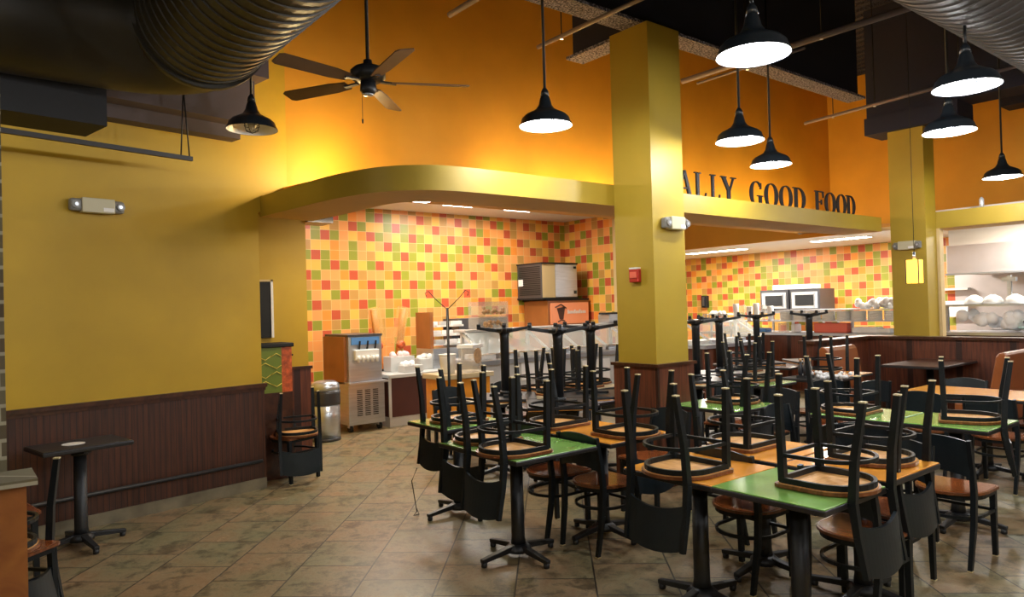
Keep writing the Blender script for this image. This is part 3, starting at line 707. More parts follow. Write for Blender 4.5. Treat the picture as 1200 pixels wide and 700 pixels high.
# ------------------------------------------------------------ lettering on the ledge
def letter_polys(ch):
    """strokes in a unit box, x 0..1, z 0..1; list of polygons"""
    T, t = .20, .075; S = []
    def R(x0, x1, z0, z1): S.append([(x0, z0), (x1, z0), (x1, z1), (x0, z1)])
    def arc(cx, cz, rx, rz, a0, a1, thick, thin, n=16):
        for i in range(n):
            q = []
            for a in (a0 + (a1 - a0) * i / n, a0 + (a1 - a0) * (i + 1) / n):
                w = thin + (thick - thin) * abs(cos(a)) ** 1.3
                q.append(((cx + rx * cos(a), cz + rz * sin(a)), (cx + (rx - w) * cos(a), cz + (rz - thin * .55) * sin(a))))
            S.append([q[0][0], q[1][0], q[1][1], q[0][1]])
    if ch == 'A':
        S.append([(.44, 1), (.56, 1), (.92, .03), (.72, .03)]); S.append([(.46, 1), (.52, .96), (.20, .03), (.12, .03)]); R(.28, .74, .32, .37); R(0, .32, 0, .04); R(.60, 1, 0, .04)
    elif ch == 'L': R(.16, .36, 0, 1); R(.02, .52, .96, 1); R(.02, .9, 0, .045); S.append([(.82, .04), (.9, .04), (.94, .26), (.89, .26)])
    elif ch == 'Y':
        S.append([(.06, .98), (.28, .98), (.60, .45), (.42, .45)]); S.append([(.80, .98), (.87, .98), (.60, .45), (.52, .45)]); R(.41, .60, 0, .47); R(0, .36, .96, 1); R(.66, 1, .96, 1); R(.30, .72, 0, .04)
    elif ch == 'O': arc(.5, .5, .5, .51, 0, 2 * pi, .21, .08, 28)
    elif ch == 'G': arc(.5, .5, .5, .51, .22 * pi, 1.72 * pi, .21, .08, 22); R(.70, .88, .08, .42); R(.56, 1, .40, .44); S.append([(.80, .70), (.86, .70), (.86, .95), (.82, .95)])
    elif ch == 'D': R(.14, .33, 0, 1); R(0, .46, .955, 1); R(0, .46, 0, .045); arc(.42, .5, .56, .5, -.5 * pi, .5 * pi, .21, .08, 16)
    elif ch == 'F': R(.14, .34, 0, 1); R(0, .92, .955, 1); R(0, .5, 0, .04); R(.34, .70, .49, .535); S.append([(.84, .96), (.92, .96), (.92, .72), (.88, .72)]); R(.67, .72, .40, .62)
    elif ch == 'R': R(.14, .33, 0, 1); R(0, .46, .955, 1); R(0, .46, 0, .045); arc(.42, .74, .40, .26, -.5 * pi, .5 * pi, .2, .08, 12); S.append([(.40, .50), (.58, .50), (1, .0), (.80, .0)])
    elif ch == 'E': R(.14, .34, 0, 1); R(0, .9, .955, 1); R(0, .92, 0, .045); R(.34, .70, .49, .535); S.append([(.84, .96), (.9, .96), (.9, .74), (.86, .74)]); S.append([(.86, .04), (.92, .04), (.92, .28), (.88, .28)])
    return S
LT = [('A', 6.31, 6.60, 'black letter A half hidden by pillar edge'),
      ('L', 6.63, 6.86, 'first black letter L right of near pillar'), ('L', 6.92, 7.12, 'second black letter L before the Y'), ('Y', 7.13, 7.43, 'black letter Y ending the first word'),
      ('G', 7.72, 8.00, 'black letter G starting middle word'), ('O', 8.04, 8.34, 'first black letter O of middle word'), ('O', 8.38, 8.68, 'second black letter O of middle word'), ('D', 8.70, 9.01, 'black letter D ending middle word'),
      ('F', 9.25, 9.50, 'black letter F starting last word'), ('O', 9.52, 9.81, 'first black letter O of last word'), ('O', 9.84, 10.11, 'second black letter O of last word'), ('D', 10.12, 10.38, 'black letter D ending last word by far pillar')]
for ch, x0, x1, lab in LT:
    b = MB(); h = .292
    for pg in letter_polys(ch):
        k = len(pg); P = [(.963 * (x0 + u * (x1 - x0)), 4.80 + dy, 2.776 + v * h) for dy in (0, .022) for u, v in pg]
        b.poly(P, [tuple(range(k)), tuple(range(2 * k - 1, k - 1, -1))] + [(i, (i + 1) % k, k + (i + 1) % k, k + i) for i in range(k)])
    tag(b.build('sign_letter', M['dark']), lab, 'sign letter', 'standing letters on the yellow ledge')

# ------------------------------------------------------------ kitchen left: soft serve, bin, counter
t = empty('soft_serve_machine', (4.50, 9.32, 0), 0, label='stainless soft serve ice cream machine beside the trash bin', cat='ice cream machine')
b = MB().box(-.27, .27, -.38, .38, .10, .66); b.build('cabinet', M['steel'], t, bevel=.006)
MB().box(-.25, .25, -.36, .38, .68, 1.30).build('head', M['steel'], t, bevel=.006)
MB().box(-.29, -.25, -.30, .38, .66, 1.30).build('side_panel', M['brown'], t); MB().box(-.29, .29, -.46, .38, .655, .685).build('drip_shelf', M['steel'], t, bevel=.004)  # brown reflection on the steel side put into the side panel's colour
MB().box(-.26, .26, -.37, .38, 1.30, 1.33).build('top', M['steeld'], t); MB().box(-.21, .21, -.372, -.36, 1.19, 1.29).build('blue_label', M['blue'], t)
MB().box(-.18, .18, -.43, -.36, .98, 1.12).build('dispenser_head', M['white'], t, bevel=.01)
for k in range(5):
    o = MB().lathe([(.016, -.05), (.022, 0), (.022, .04)], c=(-.14 + .07 * k, -.44, 1.0), n=10).build('nozzle', M['white'], t)
for x in (-.1, .02, .14): MB().bar((x, -.38, 1.13), (x, -.41, 1.24), .02, .015).build('handle', M['dark'], t)
for c in range(3):
    v = MB()
    for k in range(14): v.box(-.15 + c * .12, -.07 + c * .12, -.384, -.38, .22 + k * .026, .232 + k * .026)
    v.build('vent_slots', M['dark'], t)
for sx in (-1, 1):
    for sy in (-1, 1):
        o = MB().tube([(sx * .22 - .02, sy * .30, .05), (sx * .22 + .02, sy * .30, .05)], .05, n=14).build('caster', M['dark'], t); MB().box(sx * .22 - .03, sx * .22 + .03, sy * .30 - .03, sy * .30 + .03, .06, .11).build('fork', M['steel'], o)
t = empty('trash_bin', (3.80, 8.72, 0), 0, label='round stainless trash bin with domed lid beside the machine', cat='trash bin')
MB().lathe([(.185, 0), (.185, .04)], n=32).build('base_ring', M['foil'], t); MB().lathe([(.18, .04), (.18, .54)], n=32).build('body', M['steel'], t)
b = MB().lathe([(.188, .46), (.190, .50), (.186, .56), (.19, .60), (.187, .64)], n=32); b.build('liner_bag', M['foil'], t)
MB().lathe([(.182, .64), (.182, .69), (.165, .735), (.12, .76), (.09, .765)], n=32).build('lid', M['steel'], t)
def counter_unit(x0, x1, y0, y1, h, front, label, name='service_counter', top='greyw', kick=True):
    t = empty(name, ((x0 + x1) / 2, (y0 + y1) / 2, 0), 0, label=label, cat='counter'); w = (x1 - x0) / 2; d = (y1 - y0) / 2
    MB().box(-w, w, -d + .03, d, .14 if kick else 0, h - .05).build('carcass', M[front], t)
    if kick: MB().box(-w, w, -d + .05, d, 0, .14).build('kick_plate', M['greyw'], t)
    MB().box(-w - .02, w + .02, -d, d, h - .05, h).build('worktop', M[top], t, bevel=.006)
    for sx in (-1, 1): MB().box(sx * w - .02, sx * w + .02, -d + .02, -d + .04, .14, h - .05).build('frame_post', M['greyw'], t)
    return t
counter_unit(4.86, 6.6, 8.92, 9.75, .74, 'maroon', 'low maroon-fronted counter with pale top beside soft serve machine')
# things on counter
def cone_stack(x, y, z, lean, label):
    t = empty('cone_dispenser', (x, y, z), 0, label=label, cat='cone dispenser', group='ice cream cone dispensers')
    top = Vector((lean, 0, .95)); MB().bar((0, 0, .38), top * 1.0, .15, .13, m=None).build('acrylic_sleeve', M['ambclear'], t)
    MB().tube([Vector((lean * .38, 0, .36)), top * .97], .052, n=12).build('cones', M['amber'], t)
    MB().bar((0, 0, 0), (lean * .4, 0, .45), .07, .07).build('stem', M['amber'], t); MB().box(-.09, .09, -.09, .09, 0, .03).build('base', M['dark'], t)
    MB().ball((lean * .42, -.03, .38), .07, n=10).build('print_badge', M['tomato'], t)
cone_stack(5.08, 9.62, .745, -.10, 'left leaning amber cone dispenser behind soft serve machine')
cone_stack(5.36, 9.62, .745, .13, 'right leaning amber cone dispenser on low counter')
def tub(x, y, z, w, d, h, fill, lab, name='food_tub', mat='greyw', grp=None):
    t = empty(name, (x, y, z), 0, label=lab, cat='tub', group=grp); b = MB(); b.box(-w, w, -d, d, 0, h); b.build('pan', M[mat], t, bevel=.008)
    q = MB()
    for k in range(9): q.ball((random.uniform(-.75, .75) * w, random.uniform(-.7, .7) * d, h + random.uniform(0, .03)), min(w, d) * .42, n=8)
    q.build('contents', M[fill], t)
tub(5.30, 9.12, .742, .16, .10, .10, 'paper', 'grey tub with white sachets at left counter front')
tub(5.28, 9.42, .742, .20, .12, .22, 'pinkpaper', 'tub heaped with pinkish bags behind the sachet tub')
tub(5.72, 9.40, .742, .15, .12, .16, 'white', 'dark tray of white cups beside the pinkish bags')
t = empty('topping_rack', (6.20, 9.45, .742), 0, label='stepped white topping rack with three tiers behind black pole', cat='rack')
b = MB().box(-.42, .42, -.20, .30, 0, .30); b.build('base', M['steel'], t)
for k in range(3):
    MB().box(-.36, .34, -.12 + k * .1, 0 + k * .1, .34 + k * .14, .37 + k * .14).build('tier', M['white'], t)
    for j in range(3):
        MB().box(-.33 + j * .23, -.16 + j * .23, -.13 + k * .1, -.05 + k * .1, .37 + k * .14, .43 + k * .14).build('bin_cup', M['paper'] if (k + j) % 3 else M['greyw'], t)
MB().box(-.42, -.36, -.12, .30, .30, .86).build('side_panel', M['brown'], t)
t = empty('sign_stand', (4.35, 6.65, 0), 0, label='thin black pole stand with two curled wire arms', cat='stand')
MB().lathe([(.12, 0), (.12, .012), (.02, .03)], n=20).build('base', M['iron'], t); MB().tube([(0, 0, .02), (0, 0, 1.66)], .016, n=10).build('pole', M['iron'], t)
for sx in (-1, 1):
    MB().tube([(0, 0, 1.64), (sx * .10, -sx * .08, 1.76), (sx * .16, -sx * .13, 1.85), (sx * .19, -sx * .15, 1.83), (sx * .18, -sx * .14, 1.79)], .005, n=6).build('wire_arm', M['iron'], t)
# coffee / drink machines
t = empty('drink_machine', (6.95, 9.70, .742), 0, label='dark drink machine with urn row on the left back counter', cat='drink machine')
MB().box(-.45, .55, 0, .38, .0, .08).build('base', M['steeld'], t); MB().box(-.45, .55, .12, .38, .08, .62).build('back', M['steeld'], t); MB().box(-.45, .55, -.10, .38, .55, .74).build('head', M['steeld'], t, bevel=.01)
for k in range(5): 
    o = MB().lathe([(.06, .09), (.07, .30), (.05, .42)], c=(-.35 + k * .2, 0, 0), n=14).build('urn', M['steel'], t); MB().lathe([(.05, .42), (.03, .48)], c=(-.35 + k * .2, 0, 0), n=14).build('urn_lid', M['dark'], o)
counter_unit(6.62, 9.40, 9.55, 10.18, .74, 'greyw', 'grey back counter along the tiled wall', top='steel', kick=False)
t = empty('ice_maker', (8.65, 9.84, 1.80), 0, label='boxy stainless ice maker high against the tile wall', cat='ice maker')
MB().box(-.12, .42, -.34, .34, 0, .60).build('body', M['steel'], t, bevel=.012); MB().box(-.44, -.42, -.33, .34, 0, .60).build('side_vent', M['steeld'], t); MB().box(-.42, -.12, -.335, .34, 0, .60).build('tan_panel', M['kwall'], t)
MB().box(-.45, .43, -.35, .35, .60, .625).build('top', M['dark'], t); MB().box(-.45, .43, -.35, .35, -.03, 0).build('underside', M['dark'], t); MB().box(-.455, -.44, .18, .30, .22, .34).build('white_tag', M['paper'], t)
v = MB()
for k in range(16): v.box(-.448, -.44, -.30, .28, .05 + k * .033, .065 + k * .033)
v.build('louvres', M['dark'], t)
MB().box(.33, .39, -.352, -.34, .06, .12).build('badge', M['dark'], t); MB().box(.33, .39, -.352, -.34, .52, .56).build('badge', M['dark'], t)
t = empty('beverage_cabinet', (8.85, 9.84, .742), 0, label='brown beverage cabinet with orange cup sign below ice maker', cat='beverage machine')
MB().box(-.50, .50, -.32, .34, 0, 1.0).build('body', M['brown'], t); MB().box(-.54, .52, -.33, .34, 1.0, 1.03).build('top', M['dark'], t)
sgn = MB().box(-.44, .49, -.335, -.32, .58, .96).build('sign_panel', M['orgsign'], t)
q = MB(); q.poly([(-.30, -.34, .86), (-.10, -.34, .89), (-.15, -.34, .66), (-.24, -.34, .66)], [(0, 1, 2, 3)]); q.tube([(-.34, -.345, .88), (-.2, -.345, .93), (-.08, -.345, .86)], .012); q.tube([(-.28, -.345, .62), (-.2, -.345, .65), (-.12, -.345, .63)], .012); q.build('cup_print', M['cup'], sgn)
q = MB()
for k in range(11): q.box(-.04 + k * .042, -.012 + k * .042, -.342, -.335, .76, .81 + (.02 if k in (0, 4, 7) else 0))
q.build('faded_lettering', M['paper'], sgn)
MB().box(-.45, .35, -.34, -.31, .42, .55).build('dispense_row', M['dark'], t)
for k in range(7): MB().box(-.38 + k * .09, -.32 + k * .09, -.35, -.34, .44, .53).build('flavour_button', M[('paper', 'redpack', 'blue')[k % 3]], t)
# food bar with sneeze guard
t = empty('food_bar', (7.4, 8.3, 0), 0, label='long white food bar with slanted sneeze guard left of pillar', cat='food bar')
MB().box(-1.75, 1.9, -.38, .38, 0, .86).build('base', M['greyw'], t); MB().box(-1.78, 1.93, -.45, .45, .86, .92).build('worktop', M['steel'], t)
MB().box(-1.75, 1.93, -.10, .20, 1.31, 1.34).build('top_shelf', M['greyw'], t)
g = MB(); g.poly([(-1.75, -.10, 1.30), (1.93, -.10, 1.30), (1.93, -.48, 1.02), (-1.75, -.48, 1.02)], [(0, 1, 2, 3)]); g.poly([(-1.75, -.10, 1.306), (1.93, -.10, 1.306), (1.93, -.48, 1.026), (-1.75, -.48, 1.026)], [(0, 3, 2, 1)]); g.build('sneeze_guard', M['glass'], t)
for k in range(7):
    x = -1.7 + k * .6; o = MB().bar((x, .1, 1.32), (x, -.44, 1.0), .035, .03).build('bracket', M['white'], t); MB().bar((x, .05, .92), (x, .05, 1.31), .04, .04).build('post', M['greyw'], o)
MB().box(-1.0, -.5, -.40, -.385, .60, .85).build('menu_card', M['paper'], t); MB().box(.2, .8, -.40, -.385, .45, .8).build('menu_card', M['paper'], t)
for k in range(9):
    tag(MB().box(-.15, .15, -.20, .20, 0, .06).build('serving_pan', M[('paper', 'steel', 'white')[k % 3]], loc=(5.95 + k * .37, 8.3, .922)), 'steel or white serving pan set in the food bar top', 'pan', 'serving pans in the left food bar')
t = empty('cookie_display', (6.12, 8.28, 1.345), 0, label='clear two-tier pastry case on left end of food bar', cat='display case')
for k in range(2):
    MB().box(-.27, .27, -.12, .12, k * .20 - .0, k * .20 + .19).build('clear_bin', M['clear'], t)
    q = MB()
    for j in range(14): q.ball((random.uniform(-.2, .2), random.uniform(-.135, -.09), k * .20 + random.uniform(.03, .10)), .03, n=8)
    q.build('pastries', M['cookie'], t)
t = empty('steel_pan', (8.75, 8.3, 1.345), 0, label='steel pan on food bar shelf in front of orange sign', cat='pan')
MB().box(-.22, .26, -.10, .16, 0, .14).build('pan', M['steel'], t, bevel=.01); MB().box(-.26, .22, -.08, .10, .14, .17).build('lid', M['dark'], t)
t = empty('food_bar', (10.75, 7.75, 0), 0, label='short food bar with slanted clear guard right of the near pillar', cat='food bar')
MB().box(-.85, .75, -.38, .38, 0, .86).build('base', M['panelx'], t); MB().box(-.88, .78, -.45, .45, .86, .92).build('worktop', M['steel'], t)
MB().box(-.85, .75, -.10, .20, 1.31, 1.34).build('top_shelf', M['greyw'], t)
g = MB(); g.poly([(-.85, -.10, 1.30), (.75, -.10, 1.30), (.75, -.48, 1.02), (-.85, -.48, 1.02)], [(0, 1, 2, 3)]); g.poly([(-.85, -.10, 1.306), (.75, -.10, 1.306), (.75, -.48, 1.026), (-.85, -.48, 1.026)], [(0, 3, 2, 1)]); g.build('sneeze_guard', M['glass'], t)
for x in (-.8, .70):
    o = MB().bar((x, .1, 1.32), (x, -.46, 1.0), .04, .03).build('bracket', M['white'], t); MB().bar((x, .05, .92), (x, .05, 1.31), .05, .05).build('post', M['white'], o)
MB().box(-.55, -.38, -.47, -.42, .5, 1.28).build('white_end_post', M['white'], t, bevel=.02)
for k in range(4):
    tag(MB().box(-.14, .14, -.20, .20, 0, .06).build('serving_pan', M[('white', 'steel')[k % 2]], loc=(10.15 + k * .37, 7.75, .922)), 'steel or white serving pan set in the short food bar top', 'pan', 'serving pans in the short food bar')
struct(MB().box(3.03, 3.32, 7.3, 7.6, 2.62, 2.69).build('trim_18', M['dwood']))
# small orange-front cart with cookie jars
t = empty('cookie_cart', (4.9, 7.35, 0), 0, label='light wood topped cart with orange front holding cookie containers', cat='cart')
MB().box(-.33, .42, -.24, .24, .80, .86).build('top', M['creamlam'], t, bevel=.008); MB().box(-.30, .38, -.2, .2, .25, .80).build('body', M['orangelam'], t)
for sx in (-.29, .37):
    for sy in (-.19, .19): MB().box(sx - .02, sx + .02, sy - .02, sy + .02, 0, .25).build('leg', M['iron'], t)
t = empty('cookie_container', (5.06, 7.25, .861), .5, label='clear container with round cookie print on wood cart', cat='container')
MB().box(-.13, .13, -.10, .10, 0, .32).build('box', M['clear'], t, bevel=.01); MB().box(-.14, .14, -.11, .11, .30, .34).build('lid', M['paper'], t)
MB().tube([(0, -.10, .20), (0, -.112, .20)], .095, n=24).build('cookie_print', M['cookie'], t)
t = empty('white_container', (4.78, 7.33, .861), .5, label='plain white container left of the cookie print container', cat='container')
MB().lathe([(.085, 0), (.10, .20), (.105, .22)], n=20).build('tub', M['paper'], t); MB().lathe([(.108, .22), (.108, .235)], n=20).build('lid', M['white'], t)

# ------------------------------------------------------------ kitchen right servery along X = 12
t = empty('servery_counter', (12.3, 6.8, 0), 0, label='long wood-fronted servery counter behind near pillar with steel top', cat='counter')
MB().box(-.25, .35, -1.95, 1.42, 0, 1.0).build('front_panel', M['panelx'], t); MB().box(-.32, .42, -1.95, 1.44, 1.0, 1.045).build('worktop', M['steel'], t)
MB().box(-.20, .25, -1.95, 1.44, 1.24, 1.265).build('middle_shelf', M['steel'], t); MB().box(-.15, .20, -1.95, .6, 1.44, 1.46).build('top_shelf', M['steel'], t)
for y in (-1.9, -.8, .3, 1.4): MB().box(-.05, -.01, y, y + .04, 1.045, 1.44 if y < .5 else 1.25).build('post', M['steel'], t)
t = empty('cookline_counter', (12.3, 1.5, 0), 0, label='steel servery counter right of the far pillar', cat='counter')
MB().box(-.25, .35, -6, 3.2, 0, 1.04).build('front_panel', M['panelx'], t); MB().box(-.32, .42, -6, 3.2, 1.04, 1.085).build('worktop', M['steel'], t)
MB().box(-.20, .22, -6, 3.1, 1.47, 1.50).build('overshelf', M['steel'], t)
for y in (3.0, 1.9, .6): MB().box(-.05, 0, y, y + .05, 1.085, 1.47).build('post', M['steel'], t)
def plate_stack(x, y, z, r, h, lab, grp, mat='white', n=6):
    b = MB(); pr = []
    for k in range(n): pr += [(r, h * k / n), (r, h * (k + .7) / n), (r * .95, h * (k + .75) / n), (r * .95, h * (k + 1) / n)]
    b.lathe(pr, n=18); o = b.build('plate_stack', M[mat], loc=(x, y, z)); tag(o, lab, 'stack of plates', grp)
for k in range(8): plate_stack(12.25, 5.35 + k * .27, 1.266, .115, .16, 'stack of white plates in the row on servery middle shelf', 'white plate stacks on the servery shelf')
for k in range(6):
    tag(MB().lathe([(.045, 0), (.06, .25 + .03 * (k % 3)), (.055, .27 + .03 * (k % 3))], n=14).build('cup_stack', M[('paper', 'clear', 'white')[k % 3]], loc=(12.22, 7.55 + k * .15, 1.266)), 'tall stack of cups on servery middle shelf', 'stack of cups', 'cup stacks on the servery shelf')
def crate(x, y, z, w, h, lab, mat='white', fill='paper'):
    t = empty('serving_crate', (x, y, z), 0, label=lab, cat='crate'); b = MB().box(-.15, .15, -w, w, 0, h * .2)
    for k in range(9):
        yy = -w + 2 * w * k / 8; b.box(-.15, -.14, yy - .012, yy + .012, 0, h)
    b.box(-.15, .15, -w, w, h * .85, h); b.box(-.15, -.14, -w, w, h * .45, h * .55); b.build('basket', M[mat], t)
    q = MB()
    for j in range(12): q.ball((random.uniform(-.1, .1), random.uniform(-w * .8, w * .8), h + random.uniform(-.01, .02)), .05, n=8)
    q.build('contents', M[fill], t)
crate(12.3, 8.75, 1.257, .28, .14, 'white wire crate of papers on left end of servery', 'white')
MBs = MB().box(-.3, .3, -.45, .45, 0, .03); 
t = empty('side_shelf', (12.3, 8.72, 1.0), 0, label='steel shelf unit carrying the crate at servery left end', cat='shelf')
MBs.build('lower_deck', M['steel'], t); MB().box(-.3, .3, -.45, .45, .225, .255).build('upper_deck', M['steel'], t)
for sx in (-.27, .27):
    for sy in (-.42, .42): MB().box(sx - .02, sx + .02, sy - .02, sy + .02, -1.0, .225).build('leg', M['steel'], t)
for k, (m, y, w, h) in enumerate((('redpack', 6.35, .30, .17), ('paper', 5.75, .22, .10), ('white', 5.45, .12, .08), ('blue', 7.75, .14, .07), ('banana', 8.05, .14, .07), ('white', 8.45, .12, .10), ('clear', 7.3, .05, .17), ('white', 7.05, .04, .15))):
    tag(MB().box(-.12, .12, -w, w, 0, h).build('food_package', M[m], bevel=.02, loc=(12.25, y, 1.046)), ('large red food bag lying on servery counter', 'white crumpled napkin pack on servery counter', 'small white box near far pillar on servery counter', 'blue packet tray on servery counter', 'yellow packet tray on servery counter', 'white box at left end of servery counter', 'clear carton standing on servery counter', 'small white carton standing on servery counter')[k], 'food package')
q = MB()
for k in range(26): q.ball((random.uniform(-.12, .12), random.uniform(-.35, .35), random.uniform(.03, .14)), .06, n=8)
tag(q.build('bag_pile', M['paper'], loc=(12.3, 5.55 + .1, 1.462)), 'pile of crumpled white bags on top servery shelf', 'bags')
# microwaves row behind
for y, l in ((8.55, 'left wall oven with pale door frame behind servery'), (7.85, 'right wall oven with pale door frame behind servery')):
    t = empty('oven', (14.3, y, 1.42), 0, label=l, cat='oven', group='twin ovens behind the servery'); MB().box(-.3, .3, -.33, .33, 0, .44).build('body', M['steeld'], t)
    MB().box(-.32, -.30, -.28, .28, .04, .38).build('door', M['greyw'], t); MB().box(-.33, -.32, -.2, .2, .10, .32).build('window', M['dark'], t); MB().bar((-.35, -.24, .06), (-.35, -.24, .36), .02, .02).build('handle', M['steel'], t)
t = empty('oven_table', (14.3, 8.2, 0), 0, label='steel table under the twin ovens', cat='table'); MB().box(-.35, .35, -.8, .8, 1.36, 1.42).build('top', M['steel'], t)
for sy in (-.75, .75): 
    for sx in (-.3, .3): MB().box(sx - .02, sx + .02, sy - .02, sy + .02, 0, 1.36).build('leg', M['steel'], t)
tag(MB().box(-.2, .2, -.45, .45, 0, .10).build('paper_tray', M['paper'], bevel=.02, loc=(14.3, 8.2, 1.862)), 'white tray lying on top of the twin ovens', 'tray')
t = empty('wall_phone', (14.9, 11.0, 1.62), 0, label='small dark wall phone on tiles right of near pillar', cat='phone'); MB().box(-.06, .05, -.08, .08, -.12, .18).build('body', M['dark'], t, bevel=.01); MB().box(-.09, -.06, -.03, .03, -.08, .15).build('handset', M['steeld'], t)
# hood and back line
t = empty('exhaust_hood', (13.9, 0, 2.0), 0, label='long stainless exhaust hood over the right cook line', cat='exhaust hood')
MB().box(-.72, .95, -5, 4.84, 0, .48).build('canopy', M['steelw'], t, bevel=.01); MB().box(-.60, .95, -5, 4.84, .48, .80).build('upper_band', M['ltwhite'], t); MB().box(-.74, -.70, -5, 4.86, -.02, .01).build('lower_lip', M['steel'], t)
t = empty('cook_range', (14.5, 2.3, 0), 0, label='stainless cooking range with knobs behind right servery', cat='range')
MB().box(-.45, .40, -2.5, 2.2, 0, 1.05).build('body', M['steel'], t); MB().box(-.30, .40, .9, 2.0, 1.05, 1.30).build('control_box', M['steeld'], t)
for k in range(6): MB().tube([(-.30, 1.0 + k * .16, 1.18), (-.33, 1.0 + k * .16, 1.18)], .025, n=10).build('knob', M['steel'], t)
MB().box(-.48, -.45, .2, 2.2, .62, .98).build('red_panel', M['maroon'], t)
for k, y in enumerate((4.25, 4.0, 3.72)):
    q = MB().lathe([(.13, 0), (.14, .03), (.10, .10), (.03, .14)], n=18); tag(q.build('covered_dish', M['white'], loc=(12.3, y - .1, 1.502)), ('leftmost white domed dish on the cookline overshelf', 'middle white domed dish on the cookline overshelf', 'rightmost white domed dish on the cookline overshelf')[k], 'dish', 'white domed dishes')
q = MB()
for k in range(22): q.ball((random.uniform(-.12, .12), random.uniform(-.42, .42), random.uniform(.03, .20) * (1 - .3 * random.random())), .09, n=8)
tag(q.build('bread_bags', M['paper'], loc=(12.25, 3.95, 1.15)), 'heap of pale bread bags on the cookline counter', 'bags')
tag(MB().lathe([(.06, 0), (.20, .06), (.21, .07)], n=20).build('mint_bowl', M['tealplate'], loc=(12.2, 3.35, 1.087)), 'pale green bowl on the cookline counter', 'bowl')
t = empty('paper_towel_stand', (12.3, 3.68, 1.502), 0, label='upright metal post fixture on the cookline overshelf', cat='stand'); MB().bar((0, 0, 0), (0, 0, .42), .05, .05).build('post', M['steel'], t); MB().box(-.04, .04, -.09, .09, .33, .39).build('crossbar', M['steel'], t)
tag(MB().box(0, .01, -.14, .14, 0, .10).build('wall_plate', M['banana'], loc=(14.935, 4.0 - .55, 1.56)), 'small yellow label plate on the stainless back wall', 'label plate')
t = empty('ticket_shelf', (14.9, 5.28, 1.74), 0, label='small white shelf on orange tiles right of far pillar', cat='shelf'); MB().box(-.15, .03, -.2, .3, 0, .04).build('board', M['white'], t); MB().box(-.10, -.06, -.18, .2, -.5, -.2).build('frame_card', M['paper'], t)

# lantern
t = empty('hanging_lantern', (8.80, 3.57, 1.80), 0, label='amber glass lantern hanging on a long cord before far pillar', cat='lantern')
MB().tube([(0, 0, .27), (0, 0, Z_DECK - 1.80)], .0035, n=5).build('cord', M['dark'], t); MB().lathe([(.012, .36), (.02, .26)], n=10).build('socket', M['steel'], t)
b = MB()
for k in range(4):
    a = pi / 4 + k * pi / 2; a2 = a + pi / 2; p, q2 = (.095 * cos(a), .095 * sin(a)), (.095 * cos(a2), .095 * sin(a2))
    b.poly([(p[0], p[1], 0), (q2[0], q2[1], 0), (q2[0], q2[1], .27), (p[0], p[1], .27)], [(0, 1, 2, 3)])
b.build('glass_panes', M['lantern'], t)
for k in range(4):
    a = pi / 4 + k * pi / 2; MB().bar((.097 * cos(a), .097 * sin(a), -.005), (.097 * cos(a), .097 * sin(a), .275), .010, .010).build('frame_bar', M['cup'], t)
# small sensor on bulkhead right
tag(MB().lathe([(.02, 0), (.03, .05), (.03, .12), (.01, .15)], n=12).build('ledge_camera', M['greyw'], loc=(10.9, 3.55, zt + .031)), 'small grey camera standing on right-hand ledge', 'camera')
# smoke/sprinkler head on deck
tag(MB().lathe([(.05, -.02), (.06, .08), (.08, .10)], n=14).build('ceiling_junction', M['redpack'], loc=(8.6, 3.55, Z_DECK - .10)), 'small round junction on dark deck above lantern cord', 'ceiling fixture')
# cruets on the black table
t = empty('bottle_caddy', (7.72, 4.35, TT), 0, label='black caddy of small bottles at left of cruet table', cat='caddy')
MB().box(-.09, .09, -.06, .06, 0, .03).build('tray', M['dark'], t)
for k in range(4):
    px, py = ((-.045, -.03), (.045, -.03), (-.045, .03), (.045, .03))[k]
    o = MB().lathe([(.028, .03), (.03, .12), (.014, .16), (.014, .19)], c=(px, py, 0), n=12).build('bottle', M['clear'] if k % 2 else M['foil'], t); MB().lathe([(.016, .19), (.016, .22)], c=(px, py, 0), n=10).build('cap', M['cookie'], o)
q = MB()
for k in range(40): q.ball((random.uniform(-.20, .24), random.uniform(-.24, .24), .012 + random.uniform(0, .03)), .022, n=6)
o = tag(q.build('cutlery_rolls', M['paper'], loc=(7.88, 4.20, TT)), 'spread of small white paper-wrapped cutlery on black table', 'cutlery rolls', kind='stuff')
# wire rack near floor under T9
t = empty('wire_holder', (3.05, 5.0, 0), 0, label='thin bent wire floor holder under furthest-left green table', cat='wire holder')
MB().tube([(-.12, -.02, .38), (-.16, 0, .28), (-.12, .0, .03), (-.15, 0, .004), (-.10, 0, .004), (-.12, 0, .05)], .004, n=5).build('wire', M['iron'], t); MB().tube([(.30, 0, .36), (.33, .0, .10), (.36, 0, .004)], .004, n=5).build('wire', M['iron'], t)

# ------------------------------------------------------------ ceiling light panels in kitchen and one added fill panel
def panel(x, y, z, w, d, lab, e, rz=0, col=(1, .94, .84)):
    t = empty('ceiling_light', (x, y, z), 0, label=lab, cat='ceiling light', group='flush kitchen ceiling lights')
    MB().box(-w / 2, w / 2, -d / 2, d / 2, -.012, 0).build('frame', M['white'], t); MB().box(-w / 2 + .03, w / 2 - .03, -d / 2 + .03, d / 2 - .03, -.018, -.012).build('diffuser', M['strip'], t)
    L = bpy.data.lights.new('panel_light', 'AREA'); L.shape = 'RECTANGLE'; L.size = w; L.size_y = d; L.energy = e; L.color = col
    o = bpy.data.objects.new('panel_light', L); COL.objects.link(o); o.location = (x, y, z - .03)
panel(6.3, 9.15, 3.27, .6, .3, 'left ceiling light over the tiled servery', 42)
panel(7.5, 9.15, 3.27, .6, .3, 'right ceiling light over the tiled servery', 22)
panel(3.7, 6.25, 2.775, .5, .25, 'unseen fill light added behind the curved bulkhead', 26, col=(1, .85, .6))  # added fill panel, out of view, to brighten the return wall
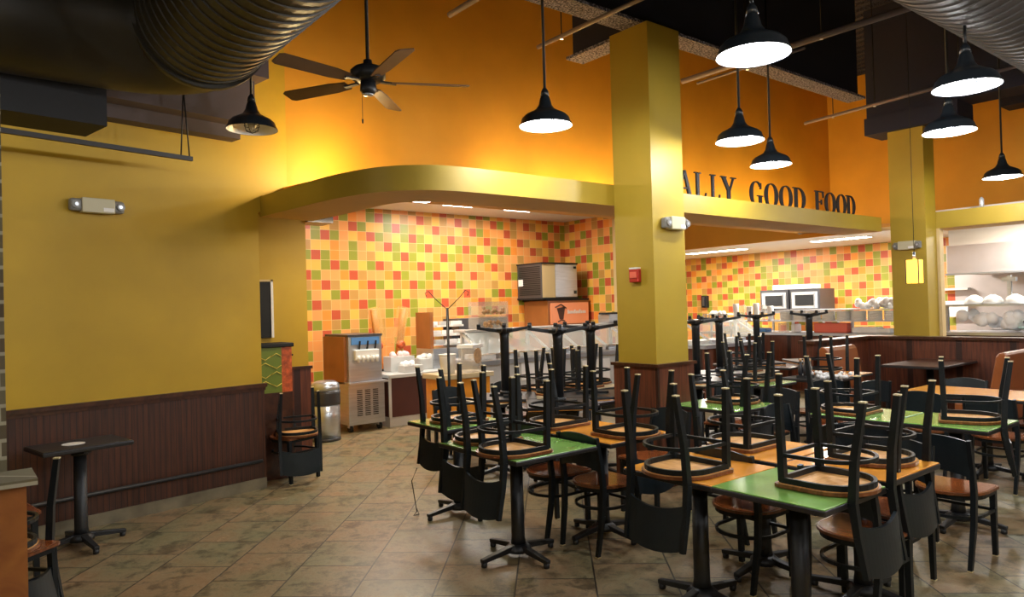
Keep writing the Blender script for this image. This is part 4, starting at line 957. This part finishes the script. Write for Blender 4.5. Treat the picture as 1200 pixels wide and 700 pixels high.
panel(4.6, 8.6, 3.27, .6, .3, 'ceiling light hidden above soft serve machine', 44)
panel(13.3, 9.5, 2.76, .3, 1.5, 'long ceiling light strip behind near pillar', 120)
panel(13.1, 6.6, 2.76, .3, 1.1, 'long ceiling light strip left of the far pillar', 130)
panel(12.5, 3.2, 2.82, .3, 1.2, 'ceiling light strip above the cookline servery', 65)
panel(12.5, 0.5, 2.82, .3, 1.2, 'ceiling light strip outside frame over cookline', 50)

# cove uplights on the ledge
def uplight(x, y, z, e, size=.25, col=(1, .76, .36)):
    t = empty('cove_uplight', (x, y, z), 0, label='small cove uplight hidden on the ledge behind the bulkhead', cat='cove light', group='cove uplights behind the bulkhead')
    MB().box(-.15, .15, -.04, .04, 0, .04).build('housing', M['white'], t)
    MB().ball((0, 0, .075), .03, n=10).build('bulb', M['shadein'], t)
    L = bpy.data.lights.new('cove_glow', 'POINT'); L.energy = e; L.color = col; L.shadow_soft_size = .06
    o = bpy.data.objects.new('cove_glow', L); COL.objects.link(o); o.location = (x, y, z + .16)
for x, y, e in ((2.98, 6.35, 26), (5.3, 6.5, 16), (6.1, 6.5, 16), (6.9, 6.5, 16), (7.8, 6.5, 16), (9.0, 6.5, 14), (10.0, 6.5, 16), (11.0, 6.5, 16), (12.0, 6.5, 10)): uplight(x, y, 2.872, e)

# ------------------------------------------------------------ world and camera
w = bpy.data.worlds.new('room_ambient'); SC.world = w; w.use_nodes = True
w.node_tree.nodes['Background'].inputs[0].default_value = (1.0, .92, .82, 1); w.node_tree.nodes['Background'].inputs[1].default_value = .30
cam = bpy.data.cameras.new('camera'); co = bpy.data.objects.new('camera', cam); COL.objects.link(co); SC.camera = co
pit, rol, yaw = radians(.68), radians(-1.55), radians(51.6)
fw = Vector((cos(pit) * cos(yaw), cos(pit) * sin(yaw), sin(pit))); rt = Vector((sin(yaw), -cos(yaw), 0)); up = rt.cross(fw)
R2 = rt * cos(rol) + up * sin(rol); U2 = -rt * sin(rol) + up * cos(rol)
co.matrix_world = Matrix(((R2.x, U2.x, -fw.x, 0), (R2.y, U2.y, -fw.y, 0), (R2.z, U2.z, -fw.z, 1.65), (0, 0, 0, 1)))
cam.sensor_width = 36; cam.lens = 835 / 1200 * 36; cam.clip_start = .05; cam.clip_end = 100
vs = SC.view_settings; vs.view_transform = 'Standard'; vs.look = 'None'; vs.gamma = 1; vs.use_curve_mapping = False; vs.exposure = .55
